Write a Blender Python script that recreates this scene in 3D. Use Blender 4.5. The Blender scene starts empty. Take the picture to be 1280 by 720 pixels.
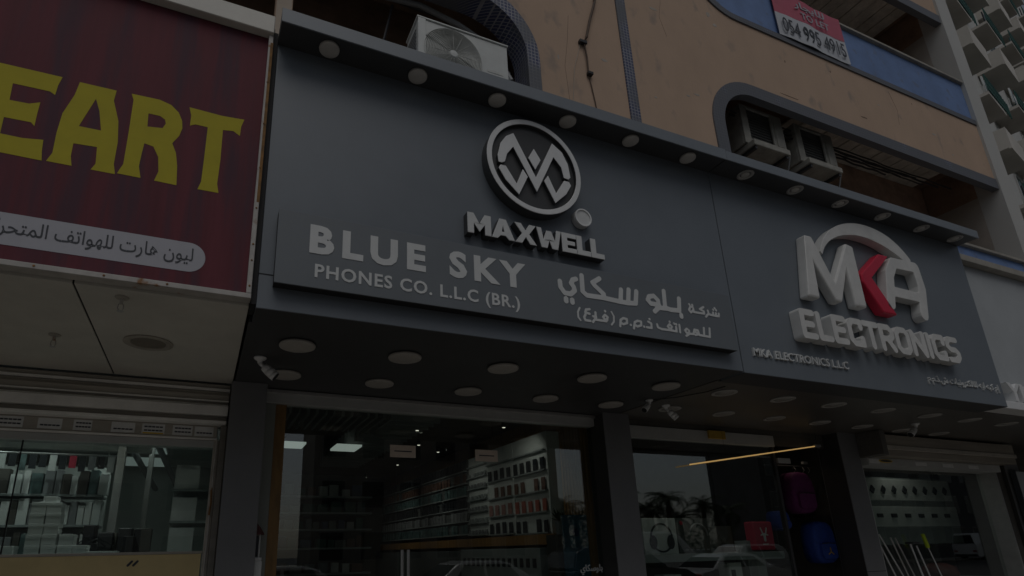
import bpy, math, random
from mathutils import Vector, Matrix, noise
from mathutils.geometry import tessellate_polygon
random.seed(7)
S = bpy.context.scene
COL = S.collection
R = math.radians
PI = math.pi

# ------------------------------------------------------------ camera
cam_d = bpy.data.cameras.new('camera')
cam = bpy.data.objects.new('camera', cam_d)
COL.objects.link(cam)
S.camera = cam
cam_d.sensor_width = 36
cam_d.sensor_fit = 'HORIZONTAL'
cam_d.lens = 722.473 / 1280 * 36
cam_d.shift_x = (640 - 559.76) / 1280
cam_d.shift_y = (465.97 - 360) / 1280
cam_d.clip_start = 0.05
cam_d.clip_end = 2000
yaw, pitch, roll = R(22.9328), R(17.1597), R(-1.22795)
fwd = Vector((math.sin(yaw)*math.cos(pitch), math.cos(yaw)*math.cos(pitch), math.sin(pitch)))
rt = Vector((math.cos(yaw), -math.sin(yaw), 0))
up = rt.cross(fwd)
r2 = math.cos(roll)*rt + math.sin(roll)*up
u2 = -math.sin(roll)*rt + math.cos(roll)*up
cam.matrix_world = Matrix(((r2.x, u2.x, -fwd.x, 0), (r2.y, u2.y, -fwd.y, 0), (r2.z, u2.z, -fwd.z, 1.6), (0, 0, 0, 1)))

# ------------------------------------------------------------ world, sun, exposure
W = bpy.data.worlds.new('World')
S.world = W
W.use_nodes = True
nt = W.node_tree
bg = nt.nodes['Background']
sky = nt.nodes.new('ShaderNodeTexSky')
sky.sky_type = 'NISHITA'
sky.sun_disc = False
SUN_EL, SUN_AZ = 58, 195       # azimuth clockwise from +Y: behind and a little left of the photographer
sky.sun_elevation = R(SUN_EL)
sky.sun_rotation = R(SUN_AZ)
sky.dust_density = 2
sky.air_density = 1.0
sky.ozone_density = 0.6
hs = nt.nodes.new('ShaderNodeHueSaturation')       # overcast: paler than a clear sky
hs.inputs['Saturation'].default_value = 0.5
nt.links.new(sky.outputs[0], hs.inputs['Color'])
nt.links.new(hs.outputs[0], bg.inputs[0])
bg.inputs[1].default_value = 0.10
sl = bpy.data.lights.new('sun', 'SUN')
sun = bpy.data.objects.new('sun', sl)
COL.objects.link(sun)
sl.energy = 1.15
sl.angle = R(42)               # overcast: very soft
sl.color = (1.0, 0.98, 0.95)
az, el = R(SUN_AZ), R(SUN_EL)
sd = Vector((math.sin(az)*math.cos(el), math.cos(az)*math.cos(el), math.sin(el)))
sun.rotation_euler = sd.to_track_quat('Z', 'Y').to_euler()
S.view_settings.view_transform = 'Standard'
S.view_settings.look = 'None'
S.view_settings.exposure = -1.62
S.view_settings.gamma = 1
S.render.engine = 'CYCLES'
S.cycles.max_bounces = 10
S.cycles.transparent_max_bounces = 16
S.cycles.use_denoising = True

# ------------------------------------------------------------ materials
MATS = {}
def mat(name, col, rough=0.6, metal=0.0, var=0.08, scale=6.0, bump=0.0, bscale=60.0, spec=0.5, dirt_or_shade=None, stretch=(1, 1, 1), emis=None, estr=0):
    if name in MATS:
        return MATS[name]
    m = bpy.data.materials.new(name)
    m.use_nodes = True
    t = m.node_tree
    b = t.nodes['Principled BSDF']
    b.inputs['Roughness'].default_value = rough
    b.inputs['Metallic'].default_value = metal
    b.inputs['Specular IOR Level'].default_value = spec
    tc = t.nodes.new('ShaderNodeNewGeometry')
    mp = t.nodes.new('ShaderNodeMapping')
    mp.inputs['Scale'].default_value = stretch
    t.links.new(tc.outputs['Position'], mp.inputs['Vector'])
    if var > 0:
        n = t.nodes.new('ShaderNodeTexNoise')
        n.inputs['Scale'].default_value = scale
        n.inputs['Detail'].default_value = 6
        n.inputs['Roughness'].default_value = 0.65
        t.links.new(mp.outputs[0], n.inputs['Vector'])
        cr = t.nodes.new('ShaderNodeValToRGB')
        lo = [c*(1-var*2) for c in col[:3]]
        hi = [min(1, c*(1+var*1.3)) for c in col[:3]]
        cr.color_ramp.elements[0].color = (*lo, 1)
        cr.color_ramp.elements[1].color = (*hi, 1)
        cr.color_ramp.elements[0].position = 0.3
        cr.color_ramp.elements[1].position = 0.7
        t.links.new(n.outputs['Fac'], cr.inputs[0])
        out = cr.outputs[0]
        if dirt_or_shade:
            n2 = t.nodes.new('ShaderNodeTexNoise')
            n2.inputs['Scale'].default_value = dirt_or_shade[1]
            n2.inputs['Detail'].default_value = 8
            t.links.new(mp.outputs[0], n2.inputs['Vector'])
            c2 = t.nodes.new('ShaderNodeValToRGB')
            c2.color_ramp.elements[0].position = dirt_or_shade[2]
            c2.color_ramp.elements[0].color = (0, 0, 0, 1)
            c2.color_ramp.elements[1].position = dirt_or_shade[2]+dirt_or_shade[3]
            c2.color_ramp.elements[1].color = (1, 1, 1, 1)
            t.links.new(n2.outputs['Fac'], c2.inputs[0])
            mx = t.nodes.new('ShaderNodeMix')
            mx.data_type = 'RGBA'
            t.links.new(c2.outputs[0], mx.inputs[0])
            t.links.new(out, mx.inputs[6])
            mx.inputs[7].default_value = (*dirt_or_shade[0], 1)
            out = mx.outputs[2]
        t.links.new(out, b.inputs['Base Color'])
        rr = t.nodes.new('ShaderNodeMapRange')
        rr.inputs[3].default_value = max(0.02, rough-0.08)
        rr.inputs[4].default_value = min(1, rough+0.1)
        t.links.new(n.outputs['Fac'], rr.inputs[0])
        t.links.new(rr.outputs[0], b.inputs['Roughness'])
    else:
        b.inputs['Base Color'].default_value = (*col[:3], 1)
    if bump > 0:
        n3 = t.nodes.new('ShaderNodeTexNoise')
        n3.inputs['Scale'].default_value = bscale
        n3.inputs['Detail'].default_value = 4
        t.links.new(mp.outputs[0], n3.inputs['Vector'])
        bp = t.nodes.new('ShaderNodeBump')
        bp.inputs['Strength'].default_value = bump
        bp.inputs['Distance'].default_value = 0.01
        t.links.new(n3.outputs['Fac'], bp.inputs['Height'])
        t.links.new(bp.outputs[0], b.inputs['Normal'])
    if emis:
        b.inputs['Emission Color'].default_value = (*emis, 1)
        b.inputs['Emission Strength'].default_value = estr
    MATS[name] = m
    return m

def glass_mat(name, tint=(0.9, 0.95, 0.94), ior=1.5):
    m = bpy.data.materials.new(name)
    m.use_nodes = True
    t = m.node_tree
    t.nodes.remove(t.nodes['Principled BSDF'])
    out = t.nodes['Material Output']
    geo = t.nodes.new('ShaderNodeNewGeometry')
    mr = t.nodes.new('ShaderNodeMapRange')
    mr.inputs[3].default_value = ior
    mr.inputs[4].default_value = 1/ior
    t.links.new(geo.outputs['Backfacing'], mr.inputs[0])
    fr = t.nodes.new('ShaderNodeFresnel')
    t.links.new(mr.outputs[0], fr.inputs['IOR'])
    tr = t.nodes.new('ShaderNodeBsdfTransparent')
    tr.inputs[0].default_value = (*tint, 1)
    gl = t.nodes.new('ShaderNodeBsdfGlossy')
    gl.inputs['Roughness'].default_value = 0.0
    mx = t.nodes.new('ShaderNodeMixShader')
    t.links.new(fr.outputs[0], mx.inputs[0])
    t.links.new(tr.outputs[0], mx.inputs[1])
    t.links.new(gl.outputs[0], mx.inputs[2])
    t.links.new(mx.outputs[0], out.inputs['Surface'])
    return m

def mosaic_mat(name, axes='XZ', worn=0.43):
    m = bpy.data.materials.new(name)
    m.use_nodes = True
    t = m.node_tree
    b = t.nodes['Principled BSDF']
    geo = t.nodes.new('ShaderNodeNewGeometry')
    sp = t.nodes.new('ShaderNodeSeparateXYZ')
    t.links.new(geo.outputs['Position'], sp.inputs[0])
    cb = t.nodes.new('ShaderNodeCombineXYZ')
    add = t.nodes.new('ShaderNodeMath')
    add.operation = 'ADD'
    t.links.new(sp.outputs['X'], add.inputs[0])
    if axes == 'XZ':
        add.inputs[1].default_value = 0
    else:
        t.links.new(sp.outputs['Y'], add.inputs[1])
    t.links.new(add.outputs[0], cb.inputs[0])
    t.links.new(sp.outputs['Z'], cb.inputs[1])
    br = t.nodes.new('ShaderNodeTexBrick')
    br.offset = 0
    br.inputs['Scale'].default_value = 1
    br.inputs['Brick Width'].default_value = 0.045
    br.inputs['Row Height'].default_value = 0.045
    br.inputs['Mortar Size'].default_value = 0.005
    br.inputs['Color1'].default_value = (0.04, 0.048, 0.13, 1)
    br.inputs['Color2'].default_value = (0.06, 0.08, 0.14, 1)
    br.inputs['Mortar'].default_value = (0.30, 0.30, 0.33, 1)
    t.links.new(cb.outputs[0], br.inputs[0])
    n = t.nodes.new('ShaderNodeTexNoise')
    n.inputs['Scale'].default_value = 2.5
    n.inputs['Detail'].default_value = 6
    t.links.new(geo.outputs['Position'], n.inputs['Vector'])
    cr = t.nodes.new('ShaderNodeValToRGB')
    cr.color_ramp.elements[0].position = worn
    cr.color_ramp.elements[1].position = worn+0.17
    t.links.new(n.outputs['Fac'], cr.inputs[0])
    mx = t.nodes.new('ShaderNodeMix')
    mx.data_type = 'RGBA'
    mx.inputs[7].default_value = (0.12, 0.125, 0.135, 1)
    ml = t.nodes.new('ShaderNodeMath')
    ml.operation = 'MULTIPLY'
    ml.inputs[1].default_value = 0.9
    t.links.new(cr.outputs[0], ml.inputs[0])
    t.links.new(ml.outputs[0], mx.inputs[0])
    t.links.new(br.outputs['Color'], mx.inputs[6])
    t.links.new(mx.outputs[2], b.inputs['Base Color'])
    b.inputs['Roughness'].default_value = 0.5
    bp = t.nodes.new('ShaderNodeBump')
    bp.inputs['Strength'].default_value = 0.3
    bp.inputs['Distance'].default_value = 0.004
    bp.invert = True
    t.links.new(br.outputs['Fac'], bp.inputs['Height'])
    t.links.new(bp.outputs[0], b.inputs['Normal'])
    return m

def emit_mat(name, col, strength):
    m = bpy.data.materials.new(name)
    m.use_nodes = True
    b = m.node_tree.nodes['Principled BSDF']
    b.inputs['Base Color'].default_value = (*col, 1)
    b.inputs['Emission Color'].default_value = (*col, 1)
    b.inputs['Emission Strength'].default_value = strength
    return m

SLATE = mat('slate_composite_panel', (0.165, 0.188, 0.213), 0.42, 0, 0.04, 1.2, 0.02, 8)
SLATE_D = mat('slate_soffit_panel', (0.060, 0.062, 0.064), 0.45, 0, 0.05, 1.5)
CANOPY = mat('canopy_edge_panel', (0.20, 0.225, 0.25), 0.45, 0, 0.05, 2)
PANELM = mat('name_panel_face', (0.156, 0.175, 0.192), 0.5, 0, 0.03, 2)
PILLARM = mat('pillar_panel', (0.18, 0.183, 0.19), 0.4, 0, 0.05, 2)
JOINT_OR_SHADE = mat('dark_joint_or_shade', (0.015, 0.015, 0.016), 0.8, 0, 0)
WHITE = mat('white_letter_plastic', (0.74, 0.75, 0.75), 0.4, 0, 0.03, 8)
LETTER = mat('white_lettering', (0.62, 0.635, 0.63), 0.5, 0, 0.03, 12)
LETSIDE = mat('aged_white_letter_acrylic', (0.66, 0.66, 0.64), 0.45, 0, 0.05, 5)
REDK = mat('red_letter_acrylic', (0.60, 0.018, 0.055), 0.35, 0, 0.04, 6)
DISCM = mat('lamp_diffuser', (0.62, 0.60, 0.56), 0.5, 0, 0.05, 10)
RIMM = mat('lamp_rim', (0.45, 0.44, 0.42), 0.4, 0, 0.05, 10)
OCHRE = mat('ochre_render', (0.53, 0.385, 0.285), 0.9, 0, 0.04, 1.6, 0.25, 40, 0.3, dirt_or_shade=((0.36, 0.29, 0.24), 3.5, 0.60, 0.12), stretch=(1, 1, 0.6))
BLUEP = mat('blue_paint', (0.165, 0.26, 0.49), 0.6, 0, 0.10, 1.8, 0.1, 30, dirt_or_shade=((0.16, 0.21, 0.33), 5, 0.6, 0.1))
LEDGEM = mat('ledge_concrete', (0.36, 0.34, 0.30), 0.85, 0, 0.1, 5, 0.2, 50)
BEIGE = mat('beige_render', (0.40, 0.365, 0.325), 0.9, 0, 0.08, 2, 0.2, 40)
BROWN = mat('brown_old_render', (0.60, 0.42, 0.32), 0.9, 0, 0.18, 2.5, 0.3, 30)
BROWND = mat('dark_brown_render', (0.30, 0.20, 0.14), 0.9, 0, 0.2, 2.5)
STRIPM = mat('ceiling_strip_metal', (0.80, 0.77, 0.70), 0.5, 0.0, 0.15, 5)
MOS = mosaic_mat('blue_glass_mosaic', 'XYZ')
MOS_W = mosaic_mat('worn_blue_mosaic', 'XYZ', 0.22)
ACW = mat('ac_white_steel', (0.60, 0.62, 0.60), 0.45, 0, 0.05, 6)
ACOLD = mat('ac_aged_steel', (0.34, 0.33, 0.29), 0.6, 0, 0.14, 7)
GRILL = mat('ac_grille_grey', (0.56, 0.57, 0.54), 0.5, 0, 0.05, 10)
BLACK = mat('black_plastic', (0.02, 0.02, 0.022), 0.5, 0, 0.05, 10)
DARKM = mat('dark_metal', (0.05, 0.05, 0.052), 0.45, 0.3, 0.05, 10)
MAROON = mat('maroon_sign_sheet', (0.145, 0.038, 0.050), 0.7, 0, 0.13, 7, 0, 60, 0.25, dirt_or_shade=((0.090, 0.040, 0.056), 8.0, 0.47, 0.16), stretch=(1, 1, 0.08))  # vertical streaks in the colour stand in for shading on the sheet's folds
YELLOW = mat('yellow_vinyl_lettering', (0.50, 0.43, 0.045), 0.7, 0, 0.04, 6, 0, 60, 0.15)
PILL = mat('pale_vinyl_band', (0.42, 0.42, 0.46), 0.5, 0, 0.03, 6)
FRAMEW = mat('weathered_white_frame', (0.46, 0.44, 0.41), 0.6, 0, 0.1, 8, 0, 60, dirt_or_shade=((0.26, 0.13, 0.05), 5.0, 0.60, 0.05))
RUST = mat('rusty_edge', (0.25, 0.13, 0.04), 0.8, 0, 0.3, 12)
SOFW = mat('aged_white_soffit', (0.62, 0.60, 0.54), 0.5, 0, 0.06, 2.0)
SHUT = mat('shutter_housing', (0.42, 0.39, 0.34), 0.55, 0, 0.10, 3, 0, 60, stretch=(0.3, 1, 3))
SHUTL = mat('shutter_light_rail', (0.90, 0.89, 0.85), 0.5, 0, 0.08, 3)
ALU = mat('aluminium', (0.50, 0.50, 0.49), 0.35, 0.6, 0.06, 6)
GOLD = mat('gold_plate', (0.55, 0.36, 0.06), 0.4, 0.4, 0.08, 8)
SILL = mat('cream_vinyl_board', (0.66, 0.53, 0.26), 0.5, 0, 0.05, 3)
BOXW = mat('white_carton', (0.72, 0.74, 0.73), 0.6, 0, 0.05, 4)
GREY = mat('grey_plastic', (0.25, 0.26, 0.27), 0.5, 0, 0.05, 4)
SHELFM = mat('shelf_grey', (0.30, 0.33, 0.33), 0.5, 0, 0.06, 3)
WOODW = mat('brown_wood_slats', (0.33, 0.18, 0.07), 0.5, 0, 0.15, 6, stretch=(3, 3, 0.3))
INTW = mat('shop_wall', (0.55, 0.58, 0.56), 0.8, 0, 0.05, 3)
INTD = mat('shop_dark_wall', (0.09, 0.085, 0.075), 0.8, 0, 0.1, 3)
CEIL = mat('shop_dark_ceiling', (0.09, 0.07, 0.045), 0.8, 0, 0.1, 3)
FLOORM = mat('shop_floor_tile', (0.30, 0.29, 0.27), 0.3, 0, 0.05, 3)
PINKW = mat('card_sticker', (0.75, 0.64, 0.54), 0.7, 0, 0.05, 9)
PURPLE = mat('purple_fabric', (0.13, 0.015, 0.11), 0.8, 0, 0.15, 14, 0.2)
BLUEB = mat('blue_fabric', (0.010, 0.045, 0.26), 0.7, 0, 0.12, 14, 0.2)
REDB = mat('red_printed_card', (0.55, 0.03, 0.07), 0.5, 0, 0.04, 6)
TEAL = mat('teal_poster', (0.025, 0.10, 0.16), 0.5, 0, 0.15, 6)
TOWERW = mat('tower_white_paint', (0.50, 0.50, 0.48), 0.8, 0, 0.05, 0.4)
TOWERS = mat('tower_balcony_paint', (0.55, 0.52, 0.47), 0.85, 0, 0.07, 0.5)
GREENM = mat('green_railing', (0.025, 0.10, 0.085), 0.6, 0, 0.1, 2)
GREENG = mat('green_glass_window', (0.04, 0.10, 0.09), 0.25, 0, 0.2, 0.8)
GLASS = glass_mat('window_glass', (0.88, 0.93, 0.90), 1.95)
NEXTW = mat('pale_fascia', (0.43, 0.455, 0.47), 0.6, 0, 0.04, 1.5)
GREYH = mat('grey_header_panel', (0.46, 0.47, 0.46), 0.5, 0, 0.05, 3)
LIMEP = mat('lime_plastic', (0.42, 0.55, 0.02), 0.5, 0, 0.05, 10)
PINKB = mat('pink_banner', (0.52, 0.115, 0.17), 0.6, 0, 0.05, 4)
BANW = mat('white_banner', (0.56, 0.58, 0.62), 0.6, 0, 0.04, 4)
INK = mat('dark_ink', (0.045, 0.05, 0.06), 0.6, 0, 0)
PAVE = mat('pavement_block', (0.34, 0.315, 0.28), 0.85, 0, 0.1, 2, 0.2, 30)
ASPH = mat('asphalt', (0.05, 0.05, 0.052), 0.9, 0, 0.15, 4, 0.3, 60)
KERBM = mat('kerb_concrete', (0.4, 0.39, 0.37), 0.85, 0, 0.1, 3)

# ------------------------------------------------------------ mesh helpers
class MB:
    def __init__(s):
        s.v, s.f = [], []
    def add(s, vs, fs):
        o = len(s.v)
        s.v += [tuple(p) for p in vs]
        s.f += [tuple(i+o for i in f) for f in fs]
        return s
    def box(s, x0, x1, y0, y1, z0, z1):
        return s.add([(x0, y0, z0), (x1, y0, z0), (x1, y1, z0), (x0, y1, z0), (x0, y0, z1), (x1, y0, z1), (x1, y1, z1), (x0, y1, z1)],
                     [(0, 3, 2, 1), (4, 5, 6, 7), (0, 1, 5, 4), (1, 2, 6, 5), (2, 3, 7, 6), (3, 0, 4, 7)])
    def tube(s, pts, r, n=8, r1=None, cap=True):
        pts = [Vector(p) for p in pts]
        o = len(s.v)
        m = len(pts)
        for i, p in enumerate(pts):
            d = (pts[min(i+1, m-1)]-pts[max(i-1, 0)]).normalized()
            a = d.cross(Vector((0, 0, 1)) if abs(d.z) < 0.9 else Vector((1, 0, 0))).normalized()
            b = d.cross(a)
            rr = r if r1 is None else r+(r1-r)*i/max(1, m-1)
            for k in range(n):
                t = 2*PI*k/n
                s.v.append(tuple(p+a*math.cos(t)*rr+b*math.sin(t)*rr))
        for i in range(m-1):
            for k in range(n):
                k2 = (k+1) % n
                s.f.append((o+i*n+k, o+i*n+k2, o+(i+1)*n+k2, o+(i+1)*n+k))
        if cap:
            s.f.append(tuple(o+k for k in reversed(range(n))))
            s.f.append(tuple(o+(m-1)*n+k for k in range(n)))
        return s
    def lathe(s, prof, n=24, origin=(0, 0, 0), axis='Z'):
        o = len(s.v)
        for (r, h) in prof:
            for k in range(n):
                t = 2*PI*k/n
                a, b = r*math.cos(t), r*math.sin(t)
                p = (a, b, h) if axis == 'Z' else (a, h, b) if axis == 'Y' else (h, a, b)
                s.v.append((p[0]+origin[0], p[1]+origin[1], p[2]+origin[2]))
        for i in range(len(prof)-1):
            for k in range(n):
                k2 = (k+1) % n
                s.f.append((o+i*n+k, o+i*n+k2, o+(i+1)*n+k2, o+(i+1)*n+k))
        s.f.append(tuple(o+k for k in range(n)))
        s.f.append(tuple(o+(len(prof)-1)*n+k for k in range(n)))
        return s
    def ext(s, loops, y0, y1):
        """extrude closed xz outlines (first outer, rest holes) from y0 (front) to y1"""
        L = [[Vector((p[0], p[1], 0)) for p in l] for l in loops]
        tri = tessellate_polygon(L)
        flat = [p for l in L for p in l]
        n = len(flat)
        o = len(s.v)
        s.v += [(p.x, y0, p.y) for p in flat]+[(p.x, y1, p.y) for p in flat]
        for t in tri:
            a, b, c = [flat[i] for i in t]
            cr = (b-a).cross(c-a).z
            if abs(cr) < 1e-12:
                continue
            t = t if cr > 0 else (t[0], t[2], t[1])
            s.f.append(tuple(o+i for i in t))
            s.f.append(tuple(o+n+i for i in reversed(t)))
        k = 0
        for l in L:
            m = len(l)
            for i in range(m):
                j = (i+1) % m
                s.f.append((o+k+i, o+n+k+i, o+n+k+j, o+k+j))
            k += m
        return s
    def mesh(s, name, m, smooth=False):
        me = bpy.data.meshes.new(name)
        me.from_pydata(s.v, [], s.f)
        if m:
            me.materials.append(m)
        me.validate()
        if smooth:
            import bmesh
        bm = __import__('bmesh').new()
        bm.from_mesh(me)
        __import__('bmesh').ops.recalc_face_normals(bm, faces=bm.faces)
        bm.to_mesh(me)
        bm.free()
        if smooth:
            for p in me.polygons:
                p.use_smooth = len(p.vertices) == 4
        return me
    def build(s, name, m, parent=None, bevel=0, smooth=False, loc=None):
        return link(name, s.mesh(name, m, smooth), parent, bevel, loc)

def link(name, me, parent=None, bevel=0, loc=None, rot=None):
    o = bpy.data.objects.new(name, me)
    COL.objects.link(o)
    if parent:
        o.parent = parent
        if loc is None:
            o.location = -Vector(parent['origin'])   # geometry given in world coordinates
        else:
            o.location = Vector(loc)-Vector(parent['origin'])
    elif loc is not None:
        o.location = loc
    if rot:
        o.rotation_euler = rot
    if bevel:
        b = o.modifiers.new('bevel', 'BEVEL')
        b.width = bevel
        b.segments = 1 if bevel < 0.01 else 2
        b.limit_method = 'ANGLE'
        b.angle_limit = R(35)
    return o

def sub(name, mb, m, parentpart, bevel=0):
    """sub-part: geometry in world coordinates, parent is a part that itself sits at -origin"""
    o = bpy.data.objects.new(name, mb.mesh(name, m))
    COL.objects.link(o)
    o.parent = parentpart
    if bevel:
        b = o.modifiers.new('bevel', 'BEVEL')
        b.width = bevel
        b.limit_method = 'ANGLE'
    return o

def thing(name, label, cat, loc=(0, 0, 0), group=None):
    o = bpy.data.objects.new(name, None)
    o.empty_display_size = 0.1
    COL.objects.link(o)
    o.location = loc
    o['label'] = label
    o['category'] = cat
    o['origin'] = list(loc)
    if group:
        o['group'] = group
    return o
def tag(o, label, cat, group=None):
    o['label'] = label
    o['category'] = cat
    if group:
        o['group'] = group
    return o
def struct(o):
    o['kind'] = 'structure'
    return o
def copy_tree(o, loc=None, parent=None, label=None, rot=None):
    c = o.copy()
    COL.objects.link(c)
    if parent:
        c.parent = parent
    if loc is not None:
        c.location = loc
        if 'origin' in c:
            c['origin'] = list(loc)
    if rot is not None:
        c.rotation_euler = rot
    if label:
        c['label'] = label
    for ch in list(o.children):
        copy_tree(ch, None, c)
    return c

def rrect(x0, x1, z0, z1, r, seg=8, corners=(1, 1, 1, 1)):
    """ccw from bottom-left; corners bl, br, tr, tl"""
    out = []
    C = [(x0+r, z0+r, 180, corners[0], x0, z0), (x1-r, z0+r, 270, corners[1], x1, z0), (x1-r, z1-r, 0, corners[2], x1, z1), (x0+r, z1-r, 90, corners[3], x0, z1)]
    for cx, cz, a0, on, px, pz in C:
        if on:
            for i in range(seg+1):
                a = R(a0+90*i/seg)
                out.append((cx+r*math.cos(a), cz+r*math.sin(a)))
        else:
            out.append((px, pz))
    return out
def circ(cx, cz, r, n=48):
    return [(cx+r*math.cos(2*PI*i/n), cz+r*math.sin(2*PI*i/n)) for i in range(n)]

# --- stroke outlines: distance field of strokes, traced with marching squares
def strokes(segs, h):
    """segs: list of (x0,z0,x1,z1,halfwidth[,square]); returns closed outlines"""
    xs = [v for s in segs for v in (s[0]-s[4], s[0]+s[4], s[2]-s[4], s[2]+s[4])]
    zs = [v for s in segs for v in (s[1]-s[4], s[1]+s[4], s[3]-s[4], s[3]+s[4])]
    x0, z0 = min(xs)-2*h, min(zs)-2*h
    nx, nz = int((max(xs)-x0)/h)+3, int((max(zs)-z0)/h)+3
    def f(i, j):
        x, z = x0+i*h, z0+j*h
        best = 9
        for s in segs:
            dx, dz = s[2]-s[0], s[3]-s[1]
            L2 = dx*dx+dz*dz
            t = max(0, min(1, ((x-s[0])*dx+(z-s[1])*dz)/L2)) if L2 > 0 else 0
            d = math.hypot(x-s[0]-t*dx, z-s[1]-t*dz)-s[4]
            if d < best:
                best = d
        return best+1e-7
    G = [[f(i, j) for j in range(nz)] for i in range(nx)]
    nxt = {}
    pos = {}
    def pt(a, b):
        k = (min(a, b), max(a, b))
        if k not in pos:
            va, vb = G[k[0][0]][k[0][1]], G[k[1][0]][k[1][1]]
            t = va/(va-vb)
            pos[k] = (x0+h*(k[0][0]+t*(k[1][0]-k[0][0])), z0+h*(k[0][1]+t*(k[1][1]-k[0][1])))
        return k
    for i in range(nx-1):
        for j in range(nz-1):
            c = [(i, j), (i+1, j), (i+1, j+1), (i, j+1)]
            ins = [G[a][b] < 0 for a, b in c]
            if all(ins) or not any(ins):
                continue
            en, ex = [], []
            for e in range(4):
                a, b = e, (e+1) % 4
                if ins[a] and not ins[b]:
                    ex.append(pt(c[a], c[b]))
                elif not ins[a] and ins[b]:
                    en.append(pt(c[a], c[b]))
            for p, q in zip(ex, en):
                nxt[p] = q
    loops = []
    while nxt:
        k0 = next(iter(nxt))
        l = []
        k = k0
        while k in nxt:
            l.append(pos[k])
            k = nxt.pop(k)
        if len(l) > 5:
            loops.append(simp(l, h*0.18))
    def area(l):
        return sum(l[i][0]*l[(i+1) % len(l)][1]-l[(i+1) % len(l)][0]*l[i][1] for i in range(len(l)))/2
    loops.sort(key=lambda l: -abs(area(l)))
    return loops
def simp(l, tol):
    def dp(a):
        if len(a) < 3:
            return a
        p, q = a[0], a[-1]
        dx, dz = q[0]-p[0], q[1]-p[1]
        L = math.hypot(dx, dz) or 1e-9
        m, im = 0, 0
        for i in range(1, len(a)-1):
            d = abs((a[i][0]-p[0])*dz-(a[i][1]-p[1])*dx)/L
            if d > m:
                m, im = d, i
        if m < tol:
            return [p, q]
        return dp(a[:im+1])[:-1]+dp(a[im:])
    k = len(l)//2
    return dp(l[:k+1])[:-1]+dp(l[k:]+[l[0]])[:-1]

def stroke_shape(segs, h, y0, y1, hw=None):
    """solid with holes from a list of strokes"""
    if hw:
        segs = [(*q[:4], hw) for q in segs]
    L = strokes(segs, h)
    def area(l):
        return sum(l[i][0]*l[(i+1) % len(l)][1]-l[(i+1) % len(l)][0]*l[i][1] for i in range(len(l)))/2
    def inside(p, l):
        c = False
        for i in range(len(l)):
            a, b = l[i], l[i-1]
            if (a[1] > p[1]) != (b[1] > p[1]) and p[0] < (b[0]-a[0])*(p[1]-a[1])/(b[1]-a[1])+a[0]:
                c = not c
        return c
    sg = area(L[0]) > 0
    outs = [[l] for l in L if (area(l) > 0) == sg]
    for l in L:
        if (area(l) > 0) != sg:
            for o in outs:
                if inside(l[0], o[0]):
                    o.append(l)
                    break
    m = MB()
    for o in outs:
        m.ext(o, y0, y1)
    return m

# --- lettering from the built-in font
ARF = {'ا': (0xFE8D, 0), 'ب': (0xFE8F, 1), 'ة': (0xFE93, 0), 'ت': (0xFE95, 1), 'ج': (0xFE9D, 1), 'ح': (0xFEA1, 1), 'خ': (0xFEA5, 1), 'د': (0xFEA9, 0),
       'ذ': (0xFEAB, 0), 'ر': (0xFEAD, 0), 'س': (0xFEB1, 1), 'ش': (0xFEB5, 1), 'ع': (0xFEC9, 1), 'ف': (0xFED1, 1), 'ك': (0xFED9, 1), 'ل': (0xFEDD, 1),
       'م': (0xFEE1, 1), 'ن': (0xFEE5, 1), 'ه': (0xFEE9, 1), 'و': (0xFEED, 0), 'ي': (0xFEF1, 1), 'إ': (0xFE87, 0)}
def arabic(s):
    out = []
    for i, c in enumerate(s):
        if c not in ARF:
            out.append({'(': ')', ')': '('}.get(c, c))
            continue
        prev = i > 0 and s[i-1] in ARF and ARF[s[i-1]][1]
        nxt_ = i+1 < len(s) and s[i+1] in ARF and ARF[c][1]
        base = ARF[c][0]
        out.append(chr(base+(3 if prev and nxt_ else 2 if nxt_ else 1 if prev else 0)))
    return ''.join(reversed(out))
_g = {}
def glyph_width(s):
    k = ('w', s)
    if k not in _g:
        c = bpy.data.curves.new('tmp', 'FONT')
        c.body = s
        o = bpy.data.objects.new('tmp', c)
        COL.objects.link(o)
        me = bpy.data.meshes.new_from_object(o.evaluated_get(bpy.context.evaluated_depsgraph_get()))
        _g[k] = max([v.co.x for v in me.vertices], default=0)
        bpy.data.objects.remove(o)
        bpy.data.curves.remove(c)
        bpy.data.meshes.remove(me)
    return _g[k]
def advance(ch):
    return glyph_width('l'+ch+'l')-glyph_width('ll')
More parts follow.
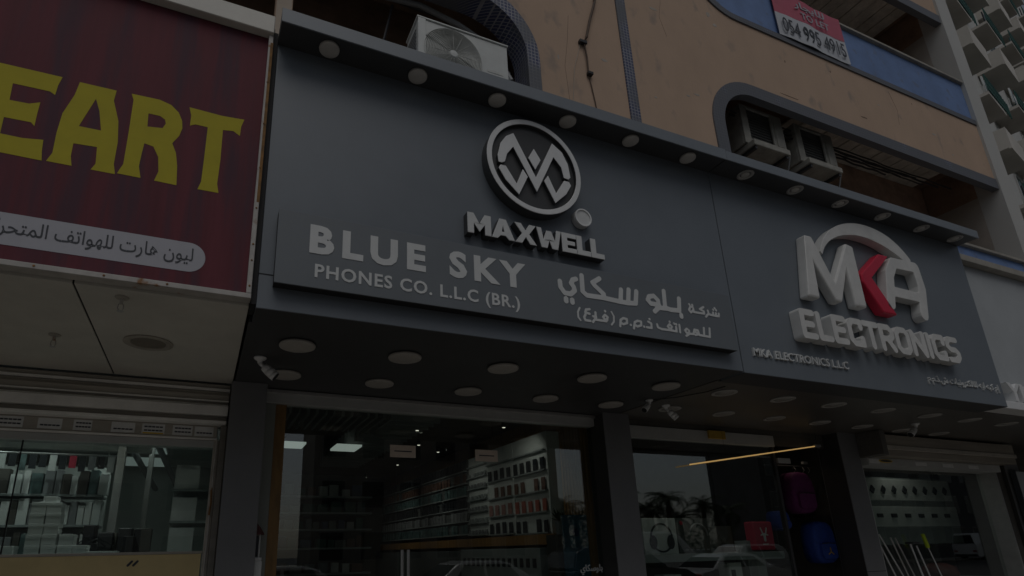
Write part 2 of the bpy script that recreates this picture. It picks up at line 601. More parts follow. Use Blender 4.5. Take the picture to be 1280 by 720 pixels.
def lettering(text, x0, x1, zb, cap, yf, depth, m, parent, bold=0.0, bar='BLUE', name='letter', track=0.0, word=False, res=3, slope=0.0):
    """Write text from x0 to x1, baseline zb, capital height cap, front face at yf. One part per letter (or per word)."""
    adv = []
    x = 0
    for ch in text:
        adv.append(x)
        x += advance(ch)+track
    tot = x-track
    ref = 0.73
    sx, sz = (x1-x0)/tot, cap/ref
    parts, cur = [], None
    for i, ch in enumerate(text):
        if ch == ' ':
            cur = None
            continue
        c = bpy.data.curves.new('tmp', 'FONT')
        c.body = ch
        c.offset = bold
        c.resolution_u = res
        o = bpy.data.objects.new('tmp', c)
        COL.objects.link(o)
        me = bpy.data.meshes.new_from_object(o.evaluated_get(bpy.context.evaluated_depsgraph_get()))
        bpy.data.objects.remove(o)
        bpy.data.curves.remove(c)
        vs = [v.co.copy() for v in me.vertices]
        fs = [tuple(p.vertices) for p in me.polygons]
        bpy.data.meshes.remove(me)
        if not vs:
            continue
        # weld and extrude
        key, idx, uv = {}, [], []
        for v in vs:
            k = (round(v.x, 5), round(v.y, 5))
            if k not in key:
                key[k] = len(uv)
                uv.append(k)
            idx.append(key[k])
        F = [tuple(dict.fromkeys(idx[j] for j in f)) for f in fs]
        F = [f for f in F if len(f) > 2]
        yy = yf+(0.0006*(i % 2))
        P = [(x0+(adv[i]+u)*sx, yy, zb+w*sz+slope*(x0+(adv[i]+u)*sx-x0)) for u, w in uv]
        n = len(P)
        edges = {}
        FF = []
        for f in F:
            ar = sum(uv[f[k]][0]*uv[f[(k+1) % len(f)]][1]-uv[f[(k+1) % len(f)]][0]*uv[f[k]][1] for k in range(len(f)))
            if ar < 0:
                f = tuple(reversed(f))
            FF.append(f)
            for k in range(len(f)):
                e = (f[k], f[(k+1) % len(f)])
                edges[e] = edges.get(e, 0)+1
        faces = list(FF)+[tuple(n+k for k in reversed(f)) for f in FF]
        for (a, b) in edges:
            if (b, a) not in edges:
                faces.append((a, n+a, n+b, b))
        P += [(p[0], yf+depth, p[2]) for p in P]
        if word:
            if cur is None:
                cur = MB()
                parts.append(cur)
            cur.add(P, faces)
        else:
            parts.append(MB().add(P, faces))
    for mb in parts:
        me = bpy.data.meshes.new(name)
        me.from_pydata(mb.v, [], mb.f)
        me.materials.append(m)
        link(name, me, parent)
    return parts

def xyz(p, y):
    return (p[0], y, p[1])

def spot_or_fill(x, y, z, tx, ty, tz, power, parent=None, size=110, col=(1.0, 0.95, 0.88)):
    """light inside a shop: some belong to a lit fitting, others are added fill"""
    l = bpy.data.lights.new('spot_or_fill_light', 'SPOT')
    l.energy = power
    l.spot_size = R(size)
    l.spot_blend = 0.9
    l.shadow_soft_size = 0.02
    l.color = col
    o = bpy.data.objects.new('spot_or_fill_light', l)
    COL.objects.link(o)
    o.location = (x, y, z)
    o.rotation_euler = (Vector((x, y, z))-Vector((tx, ty, tz))).to_track_quat('Z', 'Y').to_euler()
    return o
# ------------------------------------------------------------ the ground
G0 = MB().box(-300, 300, -300, 300, -0.5, -0.13).build('ground', ASPH); struct(G0)
struct(MB().box(-60, 90, -9.0, -1.2, -0.125, -0.11).build('road', ASPH))
struct(MB().box(-60, 90, -0.8, 6.05, -0.12, 0.0).build('pavement', PAVE))
struct(MB().box(-60, 90, -0.95, -0.8, -0.12, 0.012).build('kerb', KERBM))
struct(MB().box(-60, 90, -24, -20, -0.12, 0.0).build('far_pavement', PAVE))

# ============================================================ apartment building over the shops
FY = 4.34
bld = thing('apartment_building', 'ochre rendered apartment building with rounded blue mosaic openings above the dark shop signs', 'building', (6, FY, 0))
E1 = 12.45
OP = []
OUT = []
for fl in range(4):
    zb, zt = 5.09+3.75*fl, 7.49+3.75*fl
    OUT.append((rrect(5.63, E1+0.3, zb-0.2, zt+0.2, 0.85, 10, (1, 0, 0, 1)), rrect(5.83, E1+0.3, zb, zt, 0.65, 10, (1, 0, 0, 1))))
    OUT.append((rrect(0.345, 3.03, zb-0.2, zt+0.2, 0.85, 10, (0, 1, 1, 0)), rrect(0.345, 2.87, zb, zt, 0.65, 10, (0, 1, 1, 0))))
# ochre wall is pieced round the openings so that no outline touches its rim
wall = MB()
def qarc(cx, cz, r, a0, a1):
    return [(cx+r*math.cos(R(a0+(a1-a0)*i/10)), cz+r*math.sin(R(a0+(a1-a0)*i/10))) for i in range(11)]
r_ = 0.85
for fl in range(4):
    lo, hi, nx_ = 5.10+3.75*fl, 7.69+3.75*fl, 8.85+3.75*fl
    poly = [(3.03-r_, lo)]+qarc(5.63+r_, lo+r_, r_, 270, 180)+qarc(5.63+r_, hi-r_, r_, 180, 90)+[(E1, hi), (E1, nx_), (0.346, nx_), (0.346, hi)]
    poly += qarc(3.03-r_, hi-r_, r_, 90, 0)+qarc(3.03-r_, lo+r_, r_, 0, -90)[:-1]
    wall.ext([poly], FY, FY+0.084)
    wall.box(-9, 0.2, FY, FY+0.25, hi-0.2, nx_+0.2)
wall.box(0.2, 0.3455, FY, FY+0.25, 4.0, 21)
wall.box(0.346, E1, FY, FY+0.25, 3.36, 5.099)
wall.build('facade_wall', OCHRE, bld)
for fl in range(2):
    zb, zt = 5.20+3.75*fl, 7.49+3.75*fl
    # mosaic surrounds, thick enough to be the reveal too
    a = rrect(5.64, E1-0.01, zb-0.19, zt+0.19, 0.84, 12, (1, 0, 0, 1))
    b = rrect(5.83, E1-0.012, zb, zt, 0.65, 12, (1, 0, 0, 1))
    ring = MB()
    arc = [p for p in reversed(a)]
    # open C-shaped frame: outer path from top-right round the left to bottom-right, back along the inner one
    def cpath(x0, z0, z1, r, xe, left=True):
        pts = [(xe, z1)]
        for i in range(13):
            t = R(90+90*i/12)
            pts.append((x0+r+r*math.cos(t), z1-r+r*math.sin(t)))
        for i in range(13):
            t = R(180+90*i/12)
            pts.append((x0+r+r*math.cos(t), z0+r+r*math.sin(t)))
        pts.append((xe, z0))
        return pts if left else [(-p[0], p[1]) for p in pts]
    o_, i_ = cpath(5.63, zb-0.1, zt+0.2, 0.85, E1-0.006), cpath(5.83, zb, zt, 0.65, E1-0.006)
    ring.ext([o_+i_[::-1]], FY-0.02, FY+0.085)
    ring.build('window_surround', MOS_W, bld)
    o_, i_ = cpath(-3.03, zb-0.1, zt+0.2, 0.85, -0.35, False), cpath(-2.87, zb, zt, 0.65, -0.35, False)
    MB().ext([o_+i_[::-1]], FY-0.02, FY+0.28).build('window_surround', MOS, bld)
    # painted parapets and their ledges
    par = rrect(5.84, E1-0.004, zb+0.005, zb+0.84, 0.64, 10, (1, 0, 0, 0))
    MB().ext([par], FY+0.02, FY+0.08).build('parapet', BLUEP, bld)
    MB().box(5.84, E1-0.004, FY-0.03, FY+0.24, zb+0.842, zb+0.893).build('ledge', LEDGEM, bld, 0.006)
    MB().ext([rrect(0.36, 2.86, zb+0.01, zb+0.8, 0.6, 10, (0, 1, 0, 0))], FY+0.03, FY+0.2).build('parapet', BLUEP, bld)
    MB().box(0.36, 2.86, FY-0.02, FY+0.24, zb+0.802, zb+0.85).build('ledge', LEDGEM, bld, 0.006)
# blue strip between the openings
MB().box(4.252, 4.400, FY-0.018, FY+0.1, 5.0, 21).build('pilaster_strip', MOS, bld)
# balcony recesses: floor, ceiling, back and end walls
for fl in range(2):
    zb, zt = 5.09+3.75*fl, 7.49+3.75*fl
    cz = zt+0.69
    MB().box(-9, E1+0.19, FY+0.3, 5.7, zb-0.35, zb-0.02).build('recess_floor', SOFW, bld)
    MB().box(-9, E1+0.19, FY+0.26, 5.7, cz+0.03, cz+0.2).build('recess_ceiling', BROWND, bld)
    MB().box(5.2, E1+0.19, 5.42, 5.6, zb, cz+0.02).build('recess_back_wall', BROWN, bld)
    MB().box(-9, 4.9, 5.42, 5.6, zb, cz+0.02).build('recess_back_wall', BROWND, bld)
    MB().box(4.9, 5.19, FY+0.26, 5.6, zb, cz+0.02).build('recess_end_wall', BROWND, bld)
    MB().box(E1+0.0005, E1+0.2, FY+0.301, 5.41, zb-0.2, zt+0.02).build('recess_end_wall', BEIGE, bld)
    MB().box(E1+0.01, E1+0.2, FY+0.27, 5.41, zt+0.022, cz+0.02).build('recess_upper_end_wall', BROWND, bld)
    # ceiling strips (run from front to back)
    sm = MB().box(0, 0.262, FY+0.3, 5.41, cz-0.02, cz+0.012).mesh('ceiling_strip', STRIPM)
    k = 0
    x = 8.2 if fl == 0 else 9.2
    while x < 12.1:
        o = link('ceiling_strip', sm, bld)
        o.location = Vector((x-6, -FY, random.uniform(-0.006, 0.006)))
        x += 0.285
# small cream pier end at the left and cable holes
MB().box(0.203, 0.338, FY-0.01, FY-0.001, 5.7, 12).build('corner_pier', mat('cream_render', (0.50, 0.42, 0.34), 0.9, 0, 0.06, 3), bld)
MB().box(E1, E1+0.42, FY-0.04, FY+0.3, 3.36, 21).build('end_pier', TOWERW, bld)
# building body above/behind (roof slab) keeps light out
MB().box(-9, E1+0.2, 5.61, 16, 3.9, 21).build('building_core', INTD, bld)

# patches and chips in the render
PATL = mat('pale_filler', (0.46, 0.41, 0.36), 0.9, 0, 0.1, 8)
PATD = mat('chipped_render', (0.20, 0.14, 0.10), 0.95, 0, 0.1, 8)
rp = random.Random(8)
for (x, z, w_, h_, dark) in ((5.93, 8.74, .10, .13, 0), (6.02, 8.58, .12, .07, 0), (3.96, 7.20, .12, .05, 0), (5.26, 7.11, .10, .03, 0), (5.42, 7.18, .14, .04, 0), (8.44, 8.64, .04, .05, 1), (10.5, 8.7, .03, .03, 1),
                             (9.5, 8.35, .10, .03, 0), (7.38, 8.45, .04, .05, 1), (4.9, 8.4, .16, .05, 0), (10.9, 8.2, .14, .05, 0), (3.3, 7.0, .03, .09, 0), (9.0, 7.95, .20, .03, 1), (7.3, 7.78, .5, .02, 1), (11.3, 7.9, .09, .04, 0), (4.7, 6.9, .06, .03, 0)):
    n_p = 9
    loop = [(x+w_*0.5*math.cos(2*PI*i/n_p)*rp.uniform(0.5, 1), z+h_*0.5*math.sin(2*PI*i/n_p)*rp.uniform(0.5, 1)) for i in range(n_p)]
    MB().ext([loop], FY-0.0018, FY-0.0002).build('render_patch', PATD if dark else PATL, bld)
# crack lines
for pts in ([(5.0, 8.9), (5.05, 8.6), (4.98, 8.3), (5.06, 8.0)], [(9.9, 8.75), (10.0, 8.4), (9.93, 8.1)], [(3.5, 7.7), (3.45, 7.3), (3.38, 6.9), (3.40, 6.4)]):
    MB().tube([(a, FY, b_) for a, b_ in pts], 0.0022, 5).build('crack', PATD, bld)

# drooping broken trim and bundle of cables inside the right opening
cab = thing('cable_bundle', 'black and grey cables sagging along the top of the right mosaic opening', 'cables', (9, 4.66, 7.4))
for q in range(7):
    pts = []
    for i in range(30):
        x = 6.3+q*0.15+i*(5.4-q*0.5)/29
        pts.append((x, 4.66+0.035*(q % 3), 7.53-0.022*q-0.010*math.sin(i*0.7+q)-0.008*math.sin(i*1.7+q*2)))
    MB().tube(pts, 0.011+0.004*(q % 2), 6).build('cable', [BLACK, BLACK, DARKM][q % 3], cab)
cab = thing('drain_pipe', 'thin brown pipe and cable hanging down the ochre wall left of the blue strip', 'pipe', (3.7, 4.3, 6.5))
PIPEM = mat('brown_pipe', (0.10, 0.062, 0.04), 0.7, 0, 0.2, 9)
MB().tube([(3.93, 4.31, 8.3), (3.90, 4.31, 8.05), (3.80, 4.31, 7.75), (3.71, 4.31, 7.42), (3.665, 4.31, 7.33)], 0.016, 8).build('pipe', PIPEM, cab)
MB().tube([(3.665, 4.31, 7.33), (3.69, 4.315, 7.1), (3.685, 4.315, 6.9)], 0.010, 8).build('pipe', PIPEM, cab)
MB().box(3.60, 3.70, 4.29, 4.338, 7.30, 7.345).build('bracket', BLACK, cab, 0.004)
MB().box(3.67, 3.74, 4.29, 4.338, 6.86, 6.90).build('bracket', BLACK, cab, 0.004)
MB().tube([(3.69, 4.325, 6.87), (3.72, 4.327, 6.7), (3.745, 4.327, 6.5), (3.77, 4.327, 6.2)], 0.006, 6).build('thin_cable', PIPEM, cab)
MB().tube([(3.62, 4.327, 7.3), (3.5, 4.327, 6.9), (3.42, 4.327, 6.3)], 0.003, 6).build('thin_cable', mat('pale_cable', (0.45, 0.40, 0.33), 0.7, 0, 0), cab)
# cables and duct inside the left opening
cab = thing('duct_pipes', 'grey insulated pipes and loose wires hanging in the dark opening behind the air conditioner', 'pipes', (1.8, 4.8, 7.4))
MB().tube([(0.9, 4.75, 7.75), (1.35, 4.75, 7.5), (1.75, 4.72, 7.52), (2.2, 4.66, 7.35), (2.55, 4.6, 7.12), (2.75, 4.5, 6.6)], 0.032, 10).build('pipe', GREY, cab)
MB().tube([(0.8, 4.85, 7.9), (1.4, 4.85, 7.62), (2.0, 4.8, 7.55), (2.5, 4.7, 7.3), (2.8, 4.6, 6.8)], 0.022, 10).build('pipe', DARKM, cab)
for q in range(3):
    MB().tube([(0.5, 4.6+q*0.04, 6.52-q*0.03), (0.8, 4.58, 6.36+q*0.01), (1.05, 4.6, 6.40), (1.2, 4.62, 6.52), (1.32, 4.66, 6.8), (1.42, 4.7, 7.35)], 0.009+0.003*q, 6).build('wire', [BLACK, GREY, BLACK][q], cab)
MB().box(1.12, 1.2, 4.55, 4.6, 6.40, 6.47).build('junction_clip', PINKW, cab, 0.004)

# ============================================================ air conditioners
def ac_unit(loc, label, rot=0, wm=ACW, w=0.88, h=0.66, d=0.32, group='outdoor air conditioner units'):
    t = thing('air_conditioner', label, 'air conditioner', loc, group)
    z = (0, 0, 0)
    def P(mb, n, m, bev=0, smooth=False):
        o = link(n, mb.mesh(n, m, smooth), None, bev)
        o.parent = t
        return o
    body = MB()
    cx, cz, rr = -w*0.13, h*0.5, h*0.465
    body.ext([[(-w/2, 0), (w/2, 0), (w/2, h), (-w/2, h)], circ(cx, cz, rr, 40)[::-1]], 0, 0.02)
    body.box(-w/2, w/2, 0.0201, d, 0, 0.012)
    body.box(-w/2, w/2, 0.0201, d, h-0.012, h)
    body.box(-w/2, -w/2+0.012, 0.0201, d, 0.0125, h-0.0125)
    body.box(w/2-0.012, w/2, 0.0201, d, 0.0125, h-0.0125)
    P(body, 'casing', wm, 0.004)
    P(MB().box(-w/2+0.013, w/2-0.013, 0.07, d-0.02, 0.013, h-0.013), 'coil_block', GRILL)
    P(MB().box(-w/2-0.012, w/2+0.012, -0.012, d+0.01, h+0.001, h+0.022), 'top_lid', wm, 0.004)
    P(MB().box(-w/2-0.004, -w/2+0.075, -0.012, -0.001, 0.0, h), 'corner_post', wm, 0.003)
    g = MB()
    for i in range(1, 21):
        g_r = rr*i/20.5
        pts = [(cx+g_r*math.cos(2*PI*k/36), -0.012-0.012*(1-(i/20.5)**2), cz+g_r*math.sin(2*PI*k/36)) for k in range(37)]
        g.tube(pts, 0.0052, 4, cap=False)
    for k in range(16):
        a = 2*PI*k/16
        g.tube([(cx+0.05*math.cos(a), -0.026, cz+0.05*math.sin(a)), (cx+rr*0.6*math.cos(a), -0.022, cz+rr*0.6*math.sin(a)), (cx+rr*math.cos(a), -0.008, cz+rr*math.sin(a))], 0.0028, 4)
    P(g, 'fan_grille', GRILL)
    f = MB()
    for k in range(5):
        a = 2*PI*k/5
        q = []
        for (r_, da, dy) in ((0.05, 0, 0.03), (rr*0.9, 0.2, 0.02), (rr*0.93, 0.9, 0.075), (0.06, 0.8, 0.07)):
            q.append((cx+r_*math.cos(a+da), dy, cz+r_*math.sin(a+da)))
        f.add(q, [(0, 1, 2, 3)])
    P(f, 'fan_blade', GRILL)
    P(MB().lathe([(0.0, -0.034), (0.036, -0.032), (0.042, -0.026), (0.042, 0.0)], 20, (cx, 0, cz), 'Y'), 'fan_hub', wm)
    P(MB().box(w*0.29, w*0.40, -0.004, -0.001, h*0.36, h*0.375), 'badge', INK)
    P(MB().box(w*0.255, w*0.435, -0.003, -0.001, h*0.42, h*0.465), 'badge', GRILL)
    for k in range(2):
        s = -1 if k == 0 else 1
        P(MB().box(s*w*0.36-0.03, s*w*0.36+0.03, -0.03, d+0.03, -0.04, -0.001), 'foot', DARKM, 0.004)
    v = MB()
    for k in range(12):
        zz = h*0.12+k*h*0.066
        v.box(-w/2-0.007, -w/2-0.001, 0.05, d-0.03, zz, zz+0.010)
    P(v, 'side_louvre', GREY)
    if rot:
        t.rotation_euler = (0, 0, rot)
    return t
ac_unit((1.955, 4.03, 5.83), 'white outdoor air conditioner unit standing on the dark canopy in the left mosaic opening', w=0.96, h=0.665)
def old_ac(loc, label):
    t = thing('air_conditioner', label, 'air conditioner', loc, 'aged air conditioner units in the right opening')
    def P(mb, n, m, bev=0):
        o = link(n, mb.mesh(n, m), None, bev)
        o.parent = t
    w, d, h = 0.84, 0.50, 0.66
    b = MB().ext([[(0, 0), (w, 0), (w, h), (0, h)], [(0.13, 0.10), (0.13, h-0.04), (0.60, h-0.04), (0.60, 0.10)]], 0, 0.03)
    b.box(0, 0.012, 0.031, d, 0, h).box(w-0.012, w, 0.031, d, 0, h).box(0.0125, w-0.0125, 0.031, d, h-0.012, h).box(0.0125, w-0.0125, 0.031, d, 0, 0.012)
    P(b, 'casing', ACOLD, 0.006)
    P(MB().box(0.02, w-0.02, 0.045, 0.2, 0.02, h-0.02), 'coil_panel', mat('coil_dark_grey', (0.11, 0.11, 0.10), 0.7, 0, 0.1, 9))
    g = MB()
    for k in range(9):
        g.box(0.132, 0.598, 0.035, 0.042, 0.14+k*0.046, 0.146+k*0.046)
    P(g, 'grille', DARKM)
    P(MB().box(0.03, w-0.1, -0.10, d-0.1, -0.10, -0.004), 'base_tray', ACOLD, 0.012)
    P(MB().box(0.65, 0.78, -0.012, -0.001, 0.1, 0.5), 'service_cover', ACOLD, 0.003)
    P(MB().tube([(w-0.06, 0.1, 0.1), (w+0.05, 0.02, 0.0), (w+0.06, 0.1, -0.2)], 0.012, 8), 'hose', GREY)
    P(MB().box(0.05, 0.09, -0.08, d, -0.15, -0.102), 'bracket', DARKM)
    P(MB().box(w-0.18, w-0.14, -0.08, d, -0.15, -0.102), 'bracket', DARKM)
    return t
old_ac((6.55, 4.60, 6.98), 'aged cream air conditioner at the rounded left end of the right mosaic opening')
old_ac((7.66, 4.60, 6.98), 'aged cream air conditioner in the right opening, nearer the exposed ceiling strips')

# ============================================================ to-let banner
ban = thing('rent_banner', 'pink and white rental banner with a phone number hung on the upper blue parapet', 'banner', (8.2, 4.28, 9.3))
bm_ = MB()
N = 14
def banz(x):
    return 0.018*math.sin(x*5.3)+0.01*math.sin(x*13)
for nm, za, zb_, m in (('lower_half', 8.95, 9.40, BANW), ('upper_half', 9.40, 9.86, PINKB)):
    b = MB()
    vs, fs = [], []
    for i in range(N+1):
        x = 7.38+1.58*i/N
        y = 4.30+banz(x)*0.5
        vs += [(x, y, za-0.02*i/N), (x, y, zb_), (x, y+0.006, za-0.02*i/N), (x, y+0.006, zb_)]
    for i in range(N):
        o = i*4
        fs += [(o, o+4, o+5, o+1), (o+2, o+3, o+7, o+6), (o, o+2, o+6, o+4), (o+1, o+5, o+7, o+3)]
    b.add(vs, fs).build(nm, m, ban)
lettering('054 995 4915', 7.45, 8.90, 9.02, 0.29, 4.278, 0.004, INK, ban, 0.0, name='numeral')
lettering('TO LET', 7.95, 8.60, 9.45, 0.14, 4.278, 0.004, PILL, ban, 0.01)
lettering(arabic('للايجار'), 7.85, 8.55, 9.66, 0.13, 4.278, 0.004, PILL, ban, 0.02, name='arabic_word', word=True)
# ============================================================ round lamps
def lamp_mesh(r, name='downlight', rim=True):
    return MB().lathe([(r*0.86, 0.0), (r*0.97, -0.004), (r, -0.014), (r*0.97, -0.026), (r*0.9, -0.030), (r*0.3, -0.031), (0.001, -0.031)][::-1], 28).mesh(name, DISCM, True)
LM_S = lamp_mesh(0.085)
LM_B = lamp_mesh(0.150)
LM_B.materials[0] = mat('lamp_diffuser_large', (0.42, 0.40, 0.37), 0.5, 0, 0.06, 10)
LM_RING = MB().lathe([(0.09, 0.0), (0.092, -0.008), (0.085, -0.012), (0.058, -0.009), (0.050, 0.02)], 28).mesh('lamp_rim', RIMM, True)
LM_IN = MB().lathe([(0.001, 0.0), (0.046, 0.0), (0.048, -0.007), (0.030, -0.010), (0.001, -0.010)][::-1], 20).mesh('lamp_diffuser', DISCM, True)
LM_R2 = MB().lathe([(0.14, 0.0), (0.142, -0.008), (0.13, -0.012), (0.110, -0.011), (0.104, -0.004)], 28).mesh('lamp_rim', RIMM, True)
LM_D2 = MB().lathe([(0.001, -0.003), (0.103, -0.003), (0.103, -0.009), (0.001, -0.009)][::-1], 24).mesh('lamp_diffuser', mat('mirror_diffuser', (0.34, 0.33, 0.31), 0.4, 0.0, 0.1, 8), True)

# ============================================================ main dark sign with ring logo
sg = thing('shop_sign', 'dark slate shop sign with white ring logo, MAXWELL letters and BLUE SKY name panel', 'sign', (2.6, 4.0, 3.28))
SX0, SX1 = 0.225, 4.945
MB().box(SX0, SX1, 4.0, 4.30, 3.28, 5.66).build('sign_face', SLATE, sg, 0.003)
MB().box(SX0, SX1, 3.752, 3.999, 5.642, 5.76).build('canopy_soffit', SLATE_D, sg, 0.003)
MB().box(SX0-0.002, SX1+0.006, 3.738, 3.751, 5.630, 5.765).build('canopy_edge', CANOPY, sg, 0.002)
MB().box(SX0, SX1, 3.752, 4.30, 5.761, 5.768).build('canopy_top', CANOPY, sg)
MB().box(0.325, 4.80, 3.900, 3.912, 3.452, 4.05).build('name_panel', PANELM, sg, 0.002)
MB().box(0.327, 4.798, 3.9122, 3.999, 3.454, 4.048).build('panel_return_shade', JOINT_OR_SHADE, sg)  # near-black colour stands in for shade on the panel's returns and underside
MB().box(SX0, 0.80, 3.9975, 3.9995, 3.545, 3.552).build('panel_joint', JOINT_OR_SHADE, sg)
for x in (0.627, 1.41, 2.20, 2.98, 3.75, 4.52):
    link('canopy_lamp', LM_S, sg, 0, (x, 3.872, 5.642))
# ring logo
MB().ext([circ(2.575, 5.012, 0.501, 64), circ(2.575, 5.012, 0.454, 64)[::-1]], 3.893, 3.999).build('logo_return', SLATE_D, sg)
lg = MB().ext([circ(2.575, 5.012, 0.503, 64), circ(2.575, 5.012, 0.452, 64)[::-1]], 3.885, 3.8925).build('logo_ring', WHITE, sg, 0.004)
MB().ext([circ(2.575, 5.012, 0.450, 64)], 3.925, 3.935).build('logo_backing', SLATE_D, sg)
W1 = [(2.36, 5.318), (2.572, 4.889), (2.782, 5.324), (2.888, 5.249), (2.943, 5.131), (2.960, 4.987), (2.936, 4.958), (2.885, 4.963), (2.865, 5.073), (2.786, 5.168), (2.572, 4.733), (2.350, 5.163), (2.281, 5.068), (2.253, 4.975), (2.224, 4.958), (2.189, 4.957), (2.182, 5.03), (2.219, 5.17), (2.28, 5.261)]
W2 = [(2.572, 5.203), (2.638, 5.095), (2.572, 4.973), (2.505, 5.085)]
W3 = [(2.205, 4.93), (2.26, 4.932), (2.363, 4.768), (2.437, 4.942), (2.485, 4.873), (2.38, 4.660), (2.25, 4.786), (2.186, 4.895)]
W4 = [(5.144-x, z) for x, z in W3][::-1]
for nm, w in (('logo_zigzag', W1), ('logo_diamond', W2), ('logo_hook', W3), ('logo_hook', W4)):
    MB().ext([[( 2.572+(x-2.572)*1.0, z) for x, z in w]], 3.885, 3.8925).build(nm, WHITE, sg, 0.002)
    MB().ext([w], 3.893, 3.924).build('logo_return', SLATE_D, sg)
# MAXWELL in heavy capitals, 11 cm deep
def heavy(ch, w, h):
    s = 0.30*h
    if ch == 'M':
        return [[(0, 0), (s, 0), (s, h*.5), (w*.5, h*.12), (w-s, h*.5), (w-s, 0), (w, 0), (w, h), (w-s, h), (w*.5, h*.52), (s, h), (0, h)]]
    if ch == 'A':
        return [[(0, 0), (s*.95, 0), (w*.5-s*.42+.0*s, h*.17+.0), (w*.5+s*.42, h*.17), (w-s*.95, 0), (w, 0), (w*.5+s*.55, h), (w*.5-s*.55, h)], [(w*.5-s*.22, h*.36), (w*.5, h*.68), (w*.5+s*.22, h*.36)]]
    if ch == 'X':
        return [[(0, 0), (s*1.15, 0), (w*.5, h*.33), (w-s*1.15, 0), (w, 0), (w*.5+s*.62, h*.5), (w, h), (w-s*1.15, h), (w*.5, h*.67), (s*1.15, h), (0, h), (w*.5-s*.62, h*.5)]]
    if ch == 'W':
        return [[(w*.17, 0), (w*.40, 0), (w*.5, h*.42), (w*.60, 0), (w*.83, 0), (w, h), (w-s*.85, h), (w*.73, h*.42), (w*.60, h*.9), (w*.40, h*.9), (w*.27, h*.42), (s*.85, h), (0, h)]]
    if ch == 'E':
        b = h*.235
        return [[(0, 0), (w, 0), (w, b), (s, b), (s, h*.5-b*.45), (w*.9, h*.5-b*.45), (w*.9, h*.5+b*.45), (s, h*.5+b*.45), (s, h-b), (w, h-b), (w, h), (0, h)]]
    if ch == 'L':
        return [[(0, 0), (w, 0), (w, h*.26), (s, h*.26), (s, h), (0, h)]]
x = 1.872
for ch, w in zip('MAXWELL', (.225, .225, .22, .262, .158, .150, .150)):
    L = [[(x+a, 4.190+b) for a, b in l] for l in heavy(ch, w, 0.198)]
    # slight outward flare makes the letters solid blocks standing off the sign
    MB().ext([L[0]]+[l[::-1] for l in L[1:]], 3.918, 3.927).build('letter', LETTER, sg, 0.002)
    MB().ext([L[0]]+[l[::-1] for l in L[1:]], 3.9275, 3.999).build('letter_return', SLATE_D, sg)
    x += w+0.0045
# small round disc
MB().lathe([(0.0005, -0.055), (0.085, -0.055), (0.094, -0.045), (0.094, 0.0)], 32, (3.10, 3.995, 4.61), 'Y').build('round_badge', LETTER, sg)
MB().ext([circ(3.10, 4.61, 0.093, 32), circ(3.10, 4.61, 0.080, 32)[::-1]], 3.930, 3.940).build('badge_rim', WHITE, sg)
# name panel lettering
lettering('BLUE SKY', 0.548, 2.372, 3.742, 0.226, 3.896, 0.0038, LETTER, sg, 0.042, track=0.18)
lettering('PHONES CO. L.L.C (BR.)', 0.600, 2.330, 3.540, 0.108, 3.896, 0.0038, LETTER, sg, 0.022, track=0.06)
